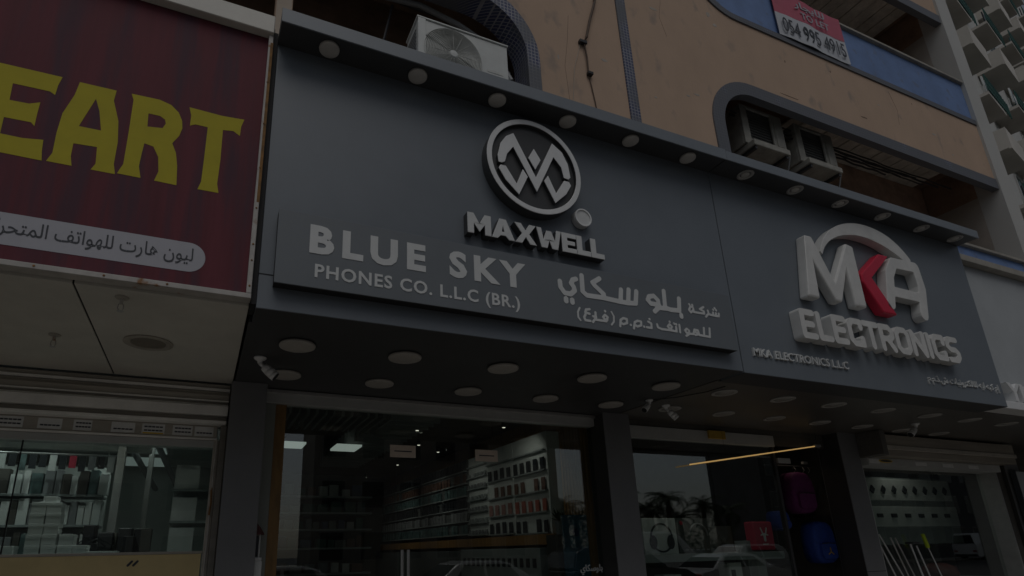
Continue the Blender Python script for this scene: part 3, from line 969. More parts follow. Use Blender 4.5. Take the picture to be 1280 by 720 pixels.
# Arabic words, drawn stroke by stroke
for hw_, hh_, word_ in (
    (0.0235, 0.008, [(2.745, 3.866, 2.747, 3.809), (2.747, 3.809, 2.785, 3.759), (2.785, 3.759, 2.85, 3.757), (2.85, 3.757, 2.895, 3.799), (2.895, 3.799, 2.886, 3.837), (2.886, 3.837, 2.864, 3.863), (2.864, 3.863, 2.883, 3.902), (2.883, 3.902, 2.919, 3.917), (2.985, 3.963, 2.979, 3.804), (2.979, 3.804, 3.022, 3.772), (3.022, 3.772, 3.197, 3.777), (3.197, 3.777, 3.212, 3.815), (3.212, 3.815, 3.116, 3.888), (3.116, 3.888, 3.099, 3.912), (3.099, 3.912, 3.18, 3.965), (3.197, 3.777, 3.395, 3.767), (3.395, 3.767, 3.416, 3.892), (3.395, 3.767, 3.481, 3.767), (3.481, 3.767, 3.506, 3.907), (3.481, 3.767, 3.57, 3.776), (3.57, 3.776, 3.595, 3.903), (2.795, 3.705, 2.794, 3.681), (2.859, 3.702, 2.859, 3.678)]),
    (0.0235, 0.008, [(3.788, 3.728, 3.845, 3.777), (3.845, 3.777, 3.846, 3.851), (3.846, 3.851, 3.799, 3.89), (3.799, 3.89, 3.743, 3.875), (3.743, 3.875, 3.72, 3.835), (3.72, 3.835, 3.753, 3.803), (3.753, 3.803, 3.85, 3.805), (3.823, 3.773, 3.965, 3.78), (3.934, 3.962, 3.923, 3.788), (3.923, 3.788, 3.986, 3.774), (3.986, 3.774, 4.097, 3.781), (4.097, 3.781, 4.116, 3.911), (4.114, 3.738, 4.113, 3.72)]),
    (0.0115, 0.0045, [(4.249, 3.846, 4.225, 3.805), (4.225, 3.805, 4.244, 3.783), (4.244, 3.783, 4.284, 3.814), (4.284, 3.814, 4.278, 3.845), (4.278, 3.845, 4.249, 3.846), (4.28, 3.794, 4.337, 3.793), (4.237, 3.869, 4.239, 3.866), (4.276, 3.869, 4.278, 3.866), (4.337, 3.793, 4.418, 3.795), (4.418, 3.795, 4.418, 3.82), (4.418, 3.82, 4.368, 3.836), (4.368, 3.836, 4.421, 3.866), (4.473, 3.836, 4.478, 3.804), (4.478, 3.804, 4.435, 3.765), (4.488, 3.796, 4.535, 3.793), (4.535, 3.793, 4.542, 3.826), (4.535, 3.793, 4.572, 3.792), (4.572, 3.792, 4.579, 3.824), (4.572, 3.792, 4.611, 3.794), (4.611, 3.794, 4.617, 3.824), (4.548, 3.858, 4.55, 3.855), (4.586, 3.858, 4.588, 3.854), (4.571, 3.877, 4.573, 3.873)]),
    (0.0085, 0.004, [(2.931, 3.637, 2.908, 3.595), (2.908, 3.595, 2.907, 3.544), (2.907, 3.544, 2.928, 3.518), (3.276, 3.648, 3.298, 3.608), (3.298, 3.608, 3.292, 3.555), (3.292, 3.555, 3.263, 3.52)]),
    (0.0115, 0.0045, [(3.036, 3.639, 2.997, 3.63), (2.997, 3.63, 2.988, 3.601), (2.988, 3.601, 3.031, 3.595), (2.986, 3.58, 2.97, 3.553), (2.97, 3.553, 2.98, 3.525), (2.98, 3.525, 3.033, 3.526), (3.067, 3.575, 3.099, 3.571), (3.097, 3.617, 3.094, 3.562), (3.094, 3.562, 3.06, 3.519), (3.102, 3.546, 3.208, 3.547), (3.208, 3.547, 3.227, 3.589), (3.227, 3.589, 3.2, 3.608), (3.2, 3.608, 3.177, 3.582), (3.177, 3.582, 3.194, 3.562), (3.194, 3.562, 3.22, 3.562), (3.205, 3.647, 3.206, 3.643)]),
    (0.0115, 0.0045, [(3.358, 3.52, 3.371, 3.583), (3.371, 3.583, 3.404, 3.605), (3.404, 3.605, 3.443, 3.6), (3.443, 3.6, 3.44, 3.561), (3.44, 3.561, 3.395, 3.543), (3.395, 3.543, 3.371, 3.557), (3.481, 3.549, 3.482, 3.548), (3.513, 3.518, 3.532, 3.584), (3.532, 3.584, 3.566, 3.601), (3.566, 3.601, 3.606, 3.598), (3.606, 3.598, 3.603, 3.562), (3.603, 3.562, 3.557, 3.542), (3.557, 3.542, 3.528, 3.556), (3.635, 3.552, 3.636, 3.551), (3.667, 3.55, 3.722, 3.55), (3.722, 3.55, 3.725, 3.596), (3.725, 3.596, 3.691, 3.61), (3.71, 3.639, 3.712, 3.636)]),
    (0.0115, 0.0045, [(3.794, 3.597, 3.8, 3.567), (3.8, 3.567, 3.841, 3.555), (3.841, 3.555, 3.949, 3.558), (3.949, 3.558, 3.973, 3.598), (3.973, 3.598, 3.948, 3.618), (3.948, 3.618, 3.922, 3.591), (3.922, 3.591, 3.941, 3.575), (3.953, 3.646, 3.954, 3.642), (3.949, 3.558, 4.024, 3.555), (4.024, 3.555, 4.026, 3.601), (4.005, 3.635, 4.007, 3.631), (4.031, 3.631, 4.032, 3.627), (4.07, 3.629, 4.067, 3.552), (4.139, 3.525, 4.177, 3.548), (4.177, 3.548, 4.184, 3.585), (4.184, 3.585, 4.158, 3.6), (4.158, 3.6, 4.132, 3.579), (4.132, 3.579, 4.146, 3.558), (4.146, 3.558, 4.179, 3.559), (4.178, 3.553, 4.234, 3.555), (4.234, 3.555, 4.255, 3.604), (4.255, 3.604, 4.299, 3.601), (4.299, 3.601, 4.308, 3.565), (4.308, 3.565, 4.256, 3.549), (4.251, 3.585, 4.304, 3.564), (4.307, 3.555, 4.37, 3.554), (4.37, 3.554, 4.382, 3.639), (4.37, 3.554, 4.443, 3.552), (4.443, 3.552, 4.457, 3.644)])):
    stroke_shape(word_, hh_, 3.896, 3.8998, hw_).build('arabic_word', LETTER, sg)

# ============================================================ electronics sign
sk = thing('shop_sign', 'dark slate shop sign with thick white MKA ELECTRONICS letters and a red K', 'sign', (7.3, 4.0, 3.27))
KX0, KX1 = 4.957, 9.70
MB().box(KX0, KX1, 4.0, 4.30, 3.27, 5.66).build('sign_face', SLATE, sk, 0.003)
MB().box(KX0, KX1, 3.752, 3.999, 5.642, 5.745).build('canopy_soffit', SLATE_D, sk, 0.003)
MB().box(KX0-0.002, KX1+0.002, 3.738, 3.751, 5.632, 5.750).build('canopy_edge', CANOPY, sk, 0.002)
MB().box(KX0, KX1, 3.752, 4.30, 5.746, 5.753).build('canopy_top', CANOPY, sk)
for x in (5.38, 6.19, 6.99, 7.81, 8.63, 9.39):
    c = link('canopy_lamp', LM_RING, sk, 0, (x, 3.872, 5.642))
    d = bpy.data.objects.new('lamp_diffuser', LM_IN)
    COL.objects.link(d)
    d.parent = c
MK0 = 3.882
M_ = [(6.03, 4.235), (6.225, 4.235), (6.255, 4.70), (6.50, 4.245), (6.60, 4.245), (6.83, 4.72), (6.84, 4.235), (7.03, 4.235), (7.045, 5.055), (6.92, 5.075), (6.55, 4.50), (6.315, 5.045), (6.19, 5.045)]
MB().ext([M_], MK0, 3.995).build('letter', LETSIDE, sk, 0.022)
K_ = [(7.535, 5.05), (7.725, 5.05), (7.275, 4.675), (7.59, 4.225), (7.33, 4.225), (7.075, 4.59), (7.085, 4.70)]
MB().ext([K_], MK0, 3.995).build('letter', REDK, sk, 0.015)
h = 0.02
A_ = strokes([(7.53, 4.37, 7.66, 4.80, .075), (7.66, 4.80, 7.80, 4.975, .075), (7.80, 4.975, 8.25, 4.985, .075), (8.25, 4.985, 8.27, 4.70, .075), (8.27, 4.70, 8.16, 4.31, .075), (7.62, 4.55, 8.22, 4.55, .068)], h)
MB().ext([A_[0]]+[l for l in A_[1:]], MK0, 3.995).build('letter', LETSIDE, sk, 0.012)
ain, aout = [], []
for i in range(25):
    t = i/24
    a = R(163-(163-32)*t)
    cx, cz, rx, rz = 7.36, 4.66, 0.985, 0.665
    wd = 0.020+0.095*math.sin(min(1, t*1.25)*PI/2)**1.0*(1 if t < .8 else 1-(t-.8)*2.0)
    aout.append((cx+rx*math.cos(a), cz+rz*math.sin(a)+wd))
    ain.append((cx+(rx-0.03)*math.cos(a), cz+rz*math.sin(a)-wd*0.8))
MB().ext([aout[::-1]+ain], MK0+0.004, 3.995).build('logo_arc', LETSIDE, sk, 0.012)
# ELECTRONICS, square rounded strokes
def sq(ch, w, H):
    s = 0.037
    l, r_, b, t, m = s, w-s, s, H-s, H/2
    c = 0.05
    D = {'E': [(l, b, l, t), (l, b, r_, b), (l, t, r_, t), (l, m, r_-.02, m)],
         'L': [(l, b, l, t), (l, b, r_, b)],
         'C': [(l, b+c, l, t-c), (l, b+c, l+c, b), (l+c, b, r_, b), (l, t-c, l+c, t), (l+c, t, r_, t), (r_, t, r_, t-.07), (r_, b, r_, b+.07)],
         'T': [(l-.02, t, r_+.02, t), (w/2, b, w/2, t)],
         'R': [(l, b, l, t), (l, t, r_-c, t), (r_-c, t, r_, t-c), (r_, t-c, r_, m+.03), (r_, m+.03, r_-c, m-.01), (r_-c, m-.01, l, m-.01), (w*.5, m-.01, r_, b)],
         'O': [(l, b+c, l, t-c), (l, b+c, l+c, b), (l+c, b, r_-c, b), (r_-c, b, r_, b+c), (r_, b+c, r_, t-c), (r_, t-c, r_-c, t), (r_-c, t, l+c, t), (l+c, t, l, t-c)],
         'N': [(l, b, l, t), (r_, b, r_, t), (l, t, r_, b)],
         'I': [(w/2, b, w/2, t)],
         'S': [(l, b, r_-c, b), (r_-c, b, r_, b+c), (r_, b+c, r_, m-c+.01), (r_, m-c+.01, r_-c, m), (r_-c, m, l+c, m), (l+c, m, l, m+c-.01), (l, m+c-.01, l, t-c), (l, t-c, l+c, t), (l+c, t, r_, t)]}
    return [(*q, s) for q in D[ch]]
x = 5.80
WD = dict(E=.245, L=.235, C=.27, T=.255, R=.275, O=.285, N=.285, I=.10, S=.27)
tot = sum(WD[c]+.018 for c in 'ELECTRONICS')
scl = (8.715-5.80)/tot
for ch in 'ELECTRONICS':
    w = WD[ch]*scl
    q = [(a+x, b_+3.712+0.003*(x-5.8), c+x, d+3.712+0.003*(x-5.8), e) for a, b_, c, d, e in sq(ch, w, 0.350)]
    stroke_shape(q, 0.0095, MK0, 3.995).build('letter', LETSIDE, sk)
    x += w+.018*scl
lettering('MKA ELECTRONICS L.L.C', 5.11, 6.60, 3.465, 0.092, 3.978, 0.0215, LETTER, sk, 0.006)
lettering(arabic('إم كيه ايه للالكترونيات ش.ذ.م.م'), 8.06, 9.60, 3.475, 0.085, 3.985, 0.0145, LETTER, sk, 0.0, name='arabic_word', word=True)

# ============================================================ left sign (maroon)
sl_ = thing('shop_sign', 'maroon shop sign with big yellow letters ending in EART and a pale Arabic band', 'sign', (-1.5, 4.0, 3.4))
MB().box(-4.6, 0.150, 4.0, 4.06, 3.365, 5.68).build('sign_sheet', MAROON, sl_)
LX = 3.9985
EL_ = {'E': [[(-1.66, 4.125), (-1.19, 4.122), (-1.200, 4.194), (-1.205, 4.281), (-1.319, 4.262), (-1.441, 4.263), (-1.442, 4.392), (-1.293, 4.396), (-1.270, 4.372), (-1.270, 4.477), (-1.267, 4.567), (-1.327, 4.537), (-1.435, 4.532), (-1.439, 4.668), (-1.228, 4.672), (-1.195, 4.653), (-1.19, 4.736), (-1.175, 4.812), (-1.534, 4.806), (-1.70, 4.812), (-1.655, 4.7), (-1.65, 4.47), (-1.655, 4.24)]],
       'A': [[(-1.07, 4.806), (-1.085, 4.69), (-1.132, 4.52), (-1.142, 4.355), (-1.141, 4.197), (-1.166, 4.126), (-1.021, 4.127), (-1.036, 4.2), (-1.036, 4.303), (-0.897, 4.312), (-0.888, 4.178), (-0.91, 4.127), (-0.765, 4.128), (-0.782, 4.206), (-0.781, 4.386), (-0.800, 4.56), (-0.849, 4.72), (-0.843, 4.81)], [(-0.957, 4.70), (-0.923, 4.606), (-0.892, 4.450), (-1.025, 4.447)]],
       'R': [[(-0.748, 4.815), (-0.730, 4.767), (-0.726, 4.476), (-0.726, 4.221), (-0.754, 4.138), (-0.609, 4.138), (-0.630, 4.229), (-0.625, 4.338), (-0.619, 4.424), (-0.56, 4.413), (-0.520, 4.336), (-0.505, 4.217), (-0.524, 4.138), (-0.380, 4.136), (-0.392, 4.293), (-0.411, 4.398), (-0.444, 4.475), (-0.406, 4.55), (-0.392, 4.62), (-0.400, 4.684), (-0.430, 4.75), (-0.485, 4.80), (-0.564, 4.822)], [(-0.623, 4.682), (-0.548, 4.683), (-0.512, 4.662), (-0.503, 4.628), (-0.520, 4.584), (-0.617, 4.568)]],
       'T': [[(-0.364, 4.82), (-0.345, 4.753), (-0.345, 4.66), (-0.309, 4.682), (-0.224, 4.682), (-0.223, 4.431), (-0.224, 4.205), (-0.242, 4.138), (-0.100, 4.140), (-0.116, 4.213), (-0.112, 4.423), (-0.118, 4.689), (-0.045, 4.702), (0.005, 4.672), (0.008, 4.76), (0.026, 4.828), (-0.134, 4.814)]]}
for ch in 'EART':
    MB().ext(EL_[ch], LX, 4.0).build('letter', YELLOW, sl_)
MB().ext([rrect(-3.6, -0.137, 3.478, 3.700, 0.110, 10)], 3.9982, 4.0).build('pale_band', PILL, sl_)
lettering(arabic('ليون هارت للهواتف المتحركة'), -1.43, -0.21, 3.560, 0.100, 3.9955, 0.0025, INK, sl_, 0.004, name='arabic_word', word=True)
# frame rails
MB().box(-4.6, 0.185, 3.955, 4.05, 3.325, 3.363).build('bottom_rail', FRAMEW, sl_, 0.003)
MB().box(0.1502, 0.184, 3.955, 4.06, 3.364, 5.68).build('side_rail', FRAMEW, sl_, 0.003)
for z_ in (3.5, 3.9, 4.45, 5.1):
    pass
rv = MB().lathe([(0.0005, -0.004), (0.006, -0.003), (0.008, 0)], 8, (0, 0, 0), 'Y').mesh('screw', RUST)
for z_ in (3.42, 3.62, 3.75, 4.05, 4.4, 4.8, 5.2):
    link('screw', rv, sl_, 0, (0.168, 3.954, z_))
for x_ in (-0.35, -0.72, -1.1, -1.5):
    link('screw', rv, sl_, 0, (x_, 3.954, 3.345))
MB().box(0.165, 0.186, 3.954, 4.02, 4.1, 5.6).build('rust_edge', RUST, sl_)
MB().box(-4.6, 0.186, 3.93, 4.10, 5.682, 5.86).build('top_beam', SOFW, sl_, 0.006)
MB().box(-4.6, 0.20, 4.10, 4.30, 3.36, 5.9).build('sign_back', INTD, sl_)
MB().box(0.187, 0.222, 3.99, 4.2, 3.3, 5.75).build('gap_filler', JOINT_OR_SHADE, sl_)
# ============================================================ next shop sign on the right
nx = thing('shop_sign', 'pale grey shop fascia with white raised letters at the far right', 'sign', (12, 4.2, 3.4))
MB().box(9.72, 17, 4.22, 4.335, 3.40, 5.55).build('fascia_sheet', NEXTW, nx, 0.004)
MB().box(9.72, 17, 4.12, 4.335, 5.552, 5.66).build('top_ledge', LEDGEM, nx, 0.006)
MB().box(9.72, 17, 4.10, 4.335, 3.29, 3.398).build('bottom_trim', WHITE, nx, 0.006)
lettering('YN', 10.12, 10.75, 3.42, 0.26, 4.10, 0.118, WHITE, nx, 0.03)

# ============================================================ soffits with downlights
def joint(x, y0, y1, z, par, w=0.012):
    MB().box(x-w/2, x+w/2, y0, y1, z-0.0015, z+0.01).build('panel_joint', JOINT_OR_SHADE, par)
so = thing('soffit', 'dark soffit with ten round white downlights under the BLUE SKY sign', 'ceiling', (2.6, 5, 3.28))
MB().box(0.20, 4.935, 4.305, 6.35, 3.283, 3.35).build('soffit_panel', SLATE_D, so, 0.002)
MB().box(0.225, 4.945, 4.0, 4.3045, 3.2765, 3.2795).build('soffit_lip', SLATE_D, so)
for i, x in enumerate((0.615, 1.558, 2.548, 3.575, 4.541)):
    link('downlight', LM_B, so, 0, (x, 4.66, 3.2775))
for i, x in enumerate((0.635, 1.58, 2.585, 3.571, 4.497)):
    link('downlight', LM_B, so, 0, (x, 5.55, 3.2825))
sm_ = thing('soffit', 'dark bronze soffit with rows of flat round downlights under the red K sign', 'ceiling', (8, 5, 3.28))
MB().box(4.962, 17, 4.34, 6.35, 3.281, 3.35).build('soffit_panel', mat('bronze_soffit', (0.115, 0.108, 0.098), 0.35, 0, 0.08, 1.2), sm_, 0.002)
MB().box(4.962, 9.70, 4.0, 4.339, 3.266, 3.2695).build('soffit_lip', SLATE_D, sm_)
for i, x in enumerate((5.44, 6.39, 7.31, 8.28, 9.30, 10.25, 11.2)):
    c = link('downlight_rim', LM_R2, sm_, 0, (x, 4.70, 3.2805))
    d = bpy.data.objects.new('lamp_diffuser', LM_D2); COL.objects.link(d); d.parent = c
for i, x in enumerate((5.40, 6.32, 7.27, 8.2, 9.14, 10.1, 11.05)):
    c = link('downlight_rim', LM_R2, sm_, 0, (x, 5.53, 3.2805))
    d = bpy.data.objects.new('lamp_diffuser', LM_D2); COL.objects.link(d); d.parent = c
MB().box(4.937, 4.960, 4.31, 6.2, 3.29, 3.36).build('shadow_gap', JOINT_OR_SHADE, sm_)
lh = thing('soffit', 'aged off-white soffit with sprinklers and one round downlight under the maroon sign', 'ceiling', (-1, 5, 3.3))
for a, b in ((-4.6, -2.70), (-2.688, -0.906), (-0.894, 0.180)):
    MB().box(a, b, 4.051, 6.16, 3.302, 3.36).build('soffit_panel', SOFW, lh, 0.003)
MB().box(-4.6, 0.182, 4.06, 6.16, 3.308, 3.3595).build('joint_backing', JOINT_OR_SHADE, lh)
c = MB().lathe([(0.185, 0.0), (0.188, -0.010), (0.165, -0.016), (0.135, -0.010), (0.130, 0.0)], 36, (-0.53, 5.09, 3.3015)).build('downlight_rim', mat('aged_rim', (0.40, 0.37, 0.32), 0.5, 0, 0.08, 9), lh)
sub('lamp_diffuser', MB().lathe([(0.0005, -0.002), (0.129, -0.002), (0.129, -0.008), (0.0005, -0.008)][::-1], 32, (-0.53, 5.09, 3.3015)), mat('amber_diffuser', (0.20, 0.175, 0.14), 0.4, 0, 0.12, 12), c)
def sprinkler(x, y, lab):
    t = thing('sprinkler', lab, 'sprinkler', (x, y, 3.30), 'ceiling sprinklers')
    MB().lathe([(0.045, 0.0), (0.04, -0.008), (0.018, -0.012)], 16, (x, y, 3.30)).build('escutcheon', SHUT, t)
    MB().tube([(x, y, 3.295), (x, y, 3.25)], 0.012, 8).build('body', FRAMEW, t)
    MB().tube([(x-0.014, y, 3.25), (x-0.018, y, 3.22), (x-0.006, y, 3.20)], 0.004, 6).build('frame_arm', FRAMEW, t)
    MB().tube([(x+0.014, y, 3.25), (x+0.018, y, 3.22), (x+0.006, y, 3.20)], 0.004, 6).build('frame_arm', FRAMEW, t)
    MB().lathe([(0.02, 3.197), (0.022, 3.200), (0.01, 3.203)], 12, (x, y, 0)).build('deflector', ALU, t)
sprinkler(-0.632, 4.18, 'small pendant sprinkler close behind the maroon sign edge')
sprinkler(-1.196, 5.13, 'small pendant sprinkler farther back near the shutter housing, left of the downlight')

# ============================================================ security cameras
def bullet(x, y, z, lab, aim=-35, s=1.0):
    t = thing('security_camera', lab, 'security camera', (x, y, z), 'white security cameras under the soffits')
    def P(mb, n, m, sm=True):
        o = link(n, mb.mesh(n, m, sm)); o.parent = t; return o
    P(MB().lathe([(0.0005, 0), (0.055*s, 0), (0.055*s, -0.012*s), (0.045*s, -0.022*s), (0.024*s, -0.03*s), (0.02*s, -0.055*s), (0.0005, -0.06*s)], 20), 'mount', WHITE)
    a = R(aim)
    d = Vector((math.cos(a)*0.78, math.sin(a)*0.35, -0.62)).normalized()
    p0 = Vector((0, 0, -0.055*s))
    P(MB().tube([p0, p0+d*0.05*s], 0.017*s, 12), 'arm', WHITE)
    q = p0+d*0.05*s
    b = MB()
    prof = [(-0.01, 0.01), (0.0, 0.036), (0.05, 0.044), (0.10, 0.046), (0.135, 0.045)]
    for (h0, r0), (h1, r1) in zip(prof[:-1], prof[1:]):
        b.tube([q+d*h0*s, q+d*h1*s], r0*s, 16, r1*s)
    P(b, 'housing', WHITE)
    P(MB().tube([q+d*0.1352*s, q+d*0.139*s], 0.040*s, 16), 'lens', BLACK)
    return t
bullet(0.36, 5.12, 3.28, 'white bullet camera hanging beside the first downlight, next to the maroon shop', -20, 1.0)
bullet(4.83, 5.25, 3.28, 'white security camera on the left of the pair near the soffit joint', 200, 0.8)
bullet(5.22, 5.40, 3.28, 'white security camera on the right of the pair near the soffit joint', -50, 0.9)
t = bullet(9.73, 5.13, 3.28, 'white and black security camera above the right roller shutter housing', 160, 1.0)
cb = MB().tube([(4.80, 5.3, 3.277), (5.0, 5.0, 3.262), (5.15, 4.7, 3.262), (5.18, 4.45, 3.264)], 0.006, 6).build('cable', BLACK)
tag(cb, 'thin black cable running along the soffit joint beside the camera pair', 'cable')

# ============================================================ pillars
def pillar(x0, x1, lab, y0=5.965):
    t = thing('pillar', lab, 'pillar', ((x0+x1)/2, 6.1, 0), 'dark panelled pillars between the shops')
    MB().box(x0, x1, y0, 6.34, 0.12, 3.2825).build('cladding', PILLARM, t, 0.003)
    MB().box(x0-0.006, x1+0.006, y0-0.006, 6.34, 0.0, 0.119).build('skirting', DARKM, t)
    MB().box(x0+0.0, x1-0.0, y0-0.001, y0+0.004, 1.18, 1.188).build('panel_joint', JOINT_OR_SHADE, t)
    MB().box(x0-0.0015, x0+0.01, y0+0.012, 6.33, 0.15, 3.27).build('side_trim', mat('side_trim_dark', (0.05, 0.048, 0.046), 0.35, 0, 0.05, 3), t)
pillar(0.172, 0.515, 'grey panelled pillar between the maroon shop and the main shop window')
pillar(4.69, 5.105, 'grey panelled pillar in the middle, right of the blue poster', 5.965)
pillar(9.20, 9.63, 'dark panelled pillar between the hanging bags and the right shutter', 5.965)
pillar(13.56, 14.0, 'dark panelled pillar at the far right edge beyond the right shop window', 5.9)

# ============================================================ main shop front
mf = thing('shopfront', 'wide frameless glass shopfront of the phone shop with paired door handles', 'shop window', (2.6, 6.25, 0))
MB().box(0.516, 4.689, 6.16, 6.30, 3.135, 3.282).build('header', GREYH, mf, 0.003)
MB().box(0.516, 4.689, 6.125, 6.159, 3.235, 3.275).build('header_trim', ALU, mf, 0.003)
MB().box(0.516, 4.689, 6.20, 6.30, 0.0, 0.08).build('bottom_rail', ALU, mf, 0.003)
for a, b in ((0.517, 1.985), (1.991, 2.600), (2.606, 3.215), (3.221, 4.688)):
    MB().box(a, b, 6.245, 6.255, 0.082, 3.134).build('glass_pane', GLASS, mf)
for a, b in ((1.90, 2.10), (3.0, 3.24)):
    pass
for x_ in (2.045, 2.115):
    MB().tube([(x_, 6.20, 0.85), (x_, 6.20, 1.625)], 0.017, 12).build('door_handle', ALU, mf)
for x_ in (2.045, 2.115):
    for z_ in (1.0, 1.55):
        MB().tube([(x_, 6.21, z_), (x_, 6.243, z_)], 0.008, 8).build('handle_fixing', ALU, mf)
for (a, b, c, d), n in zip(((1.912, 2.218, 2.628, 2.768), (2.975, 3.275, 2.622, 2.762)), (0, 1)):
    MB().box(a, b, 6.238, 6.2445, c, d).build('patch_fitting', PINKW, mf, 0.001)
    MB().box(a+0.05, b-0.05, 6.2365, 6.238, (c+d)/2-0.006, (c+d)/2+0.006).build('fitting_slot', INK, mf)
lettering(arabic('بلوسكاي'), 4.335, 4.665, 1.335, 0.075, 6.236, 0.004, LETTER, mf, 0.02, name='arabic_word', word=True)

# interior of the phone shop
ro = thing('shop_interior', 'dim interior of the phone shop behind the wide glass front', 'room', (2.6, 10, 0))
struct(ro)
del ro['category']
ro['label'] = 'dim interior of the phone shop behind the wide glass front'
MB().box(0.18, 4.95, 6.32, 15.3, -0.02, 0.02).build('floor', FLOORM, ro)
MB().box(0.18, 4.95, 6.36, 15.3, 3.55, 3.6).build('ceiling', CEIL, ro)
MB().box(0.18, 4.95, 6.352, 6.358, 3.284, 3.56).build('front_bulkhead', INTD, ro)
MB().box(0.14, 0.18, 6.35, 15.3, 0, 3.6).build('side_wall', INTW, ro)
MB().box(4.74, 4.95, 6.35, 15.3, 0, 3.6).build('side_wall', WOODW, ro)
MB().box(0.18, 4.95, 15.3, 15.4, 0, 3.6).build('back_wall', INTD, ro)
BAFF = mat('baffle_grey', (0.20, 0.21, 0.20), 0.5, 0, 0.05, 4)
bafm = MB().box(0, 0.03, 6.55, 7.5, 3.14, 3.42).mesh('ceiling_baffle', BAFF)
x = 0.72
while x < 2.1:
    o = link('ceiling_baffle', bafm, ro); o.location = Vector((x-2.6, -10, 0)); x += 0.10
bafm = MB().box(1.98, 2.72, 0, 0.03, 3.16, 3.42).mesh('ceiling_baffle', BAFF)
y = 6.7
while y < 11:
    o = link('ceiling_baffle', bafm, ro); o.location = Vector((-2.6, y-10, 0)); y += 0.22
LITP = emit_mat('lit_ceiling_panel', (0.92, 1.0, 0.95), 0.8)
for a, b, c, d in ((0.92, 1.30, 8.3, 8.72), (1.74, 2.11, 8.3, 8.78)):
    l = MB().box(a, b, c, d, 3.10, 3.13).build('ceiling_light', LITP, ro)
SPOT = emit_mat('lit_spot', (1.0, 0.93, 0.8), 3.0)
for p in ((2.60, 7.25, 3.17), (2.66, 6.95, 3.19), (3.0, 8.3, 3.17), (3.6, 9.0, 3.20), (3.9, 7.2, 3.28), (3.4, 10.6, 3.2), (3.3, 12.6, 3.2)):
    o = MB().lathe([(0.03, 0), (0.032, 0.05), (0.02, 0.09)], 14, p).build('spotlight', BLACK, ro)
    spot_or_fill(p[0], p[1], p[2]-0.01, p[0]+1.2, p[1]+0.9, p[2]-1.5, 42 if p[1] > 10 else 15)
    sub('spot_lens', MB().lathe([(0.0005, -0.002), (0.022, -0.002), (0.022, -0.006), (0.0005, -0.006)], 12, p), SPOT, o)
# wood strip and pale strip at the left end of the window
MB().box(0.5175, 0.635, 6.205, 6.243, 0.085, 3.13).build('pale_frame_strip', mat('pale_green_strip', (0.27, 0.29, 0.265), 0.5, 0, 0.06, 3), mf)
MB().box(0.637, 0.745, 6.210, 6.243, 0.085, 3.13).build('wood_frame_strip', mat('amber_wood', (0.26, 0.15, 0.05), 0.5, 0, 0.2, 5, stretch=(2, 2, 0.4)), mf)

# left shelves
sh = thing('display_shelf', 'dark grey display shelves along the back left of the phone shop', 'shelf', (1.9, 10.2, 0))
for z_ in (0.9, 1.3, 1.7, 2.0, 2.27, 2.54):
    MB().box(1.0, 2.75, 10.0, 10.45, z_-0.03, z_).build('shelf_board', SHELFM, sh, 0.003)
MB().box(1.0, 2.75, 10.46, 10.5, 0.2, 2.95).build('back_board', INTD, sh)
k = 0
pms = [mat('pack_%s' % n, c, 0.5, 0, 0.06, 7) for n, c in (('slate', (0.10, 0.13, 0.14)), ('green', (0.05, 0.11, 0.09)), ('grey', (0.20, 0.21, 0.20)), ('blue', (0.05, 0.08, 0.14)), ('brown', (0.13, 0.07, 0.05)), ('white', (0.42, 0.43, 0.42)))]
for z_ in (0.9, 1.3, 1.7, 2.0, 2.27, 2.54):
    x = 1.05
    while x < 2.6:
        w = random.uniform(0.10, 0.22)
        hgt = random.uniform(0.10, 0.20)
        t = MB().box(x, x+w*0.9, 10.05, 10.2, z_+0.001, z_+hgt).build('carton', random.choice(pms), sh, 0.003)
        x += w+random.uniform(0.0, 0.06)
        k += 1

# product wall on the right side: dark bays far, white bays near
pw = thing('product_wall', 'long wall display of phones in dark and white bays inside the phone shop', 'display wall', (4.6, 10, 0))
def bay(y0, y1, z0, z1, m, rows, cols, cellm, fh=0.62, wd=0.62, nm='phone'):
    fr = MB().box(4.50, 4.735, y0, y1, z0, z1).build('bay_panel', m, pw, 0.004)
    dz, dy = (z1-z0)/rows, (y1-y0)/cols
    for r_ in range(rows):
        sub('bay_ledge', MB().box(4.44, 4.499, y0+0.02, y1-0.02, z0+r_*dz+0.01, z0+r_*dz+0.03), SHELFM, fr)
        for c_ in range(cols):
            a = y0+c_*dy+dy*(1-wd)/2
            zz = z0+r_*dz+0.031
            cm = cellm[r_ % len(cellm)]
            if cm is None or random.random() < 0.06:
                continue
            sub(nm, MB().box(4.462, 4.476, a, a+dy*wd, zz, zz+dz*fh*random.uniform(0.92, 1.04)), cm, fr)
            sub('price_tag', MB().box(4.436, 4.439, a, a+dy*0.3, zz-0.03, zz-0.006), WHITE, fr) if False else None
PH_D = mat('phone_dark', (0.03, 0.035, 0.04), 0.3, 0, 0.05, 7)
PH_R = mat('phone_case_coral', (0.42, 0.13, 0.10), 0.5, 0, 0.1, 7)
PH_P = mat('phone_case_pink', (0.38, 0.20, 0.18), 0.5, 0, 0.1, 7)
PH_T = mat('pack_teal', (0.11, 0.17, 0.17), 0.5, 0, 0.3, 7)
PH_B = mat('phone_case_brown', (0.16, 0.09, 0.07), 0.5, 0, 0.2, 7)
BAYW = mat('bay_white', (0.66, 0.69, 0.68), 0.5, 0, 0.05, 3)
BAYD = mat('bay_dark', (0.12, 0.13, 0.13), 0.5, 0, 0.05, 3)
bay(7.06, 8.05, 1.80, 3.24, BAYW, 5, 5, [PH_D, PH_R, PH_B, PH_D, None], 0.6, 0.5)
bay(8.07, 8.95, 1.82, 3.24, BAYW, 5, 4, [PH_D, PH_P, PH_B, PH_D, None], 0.6, 0.5)
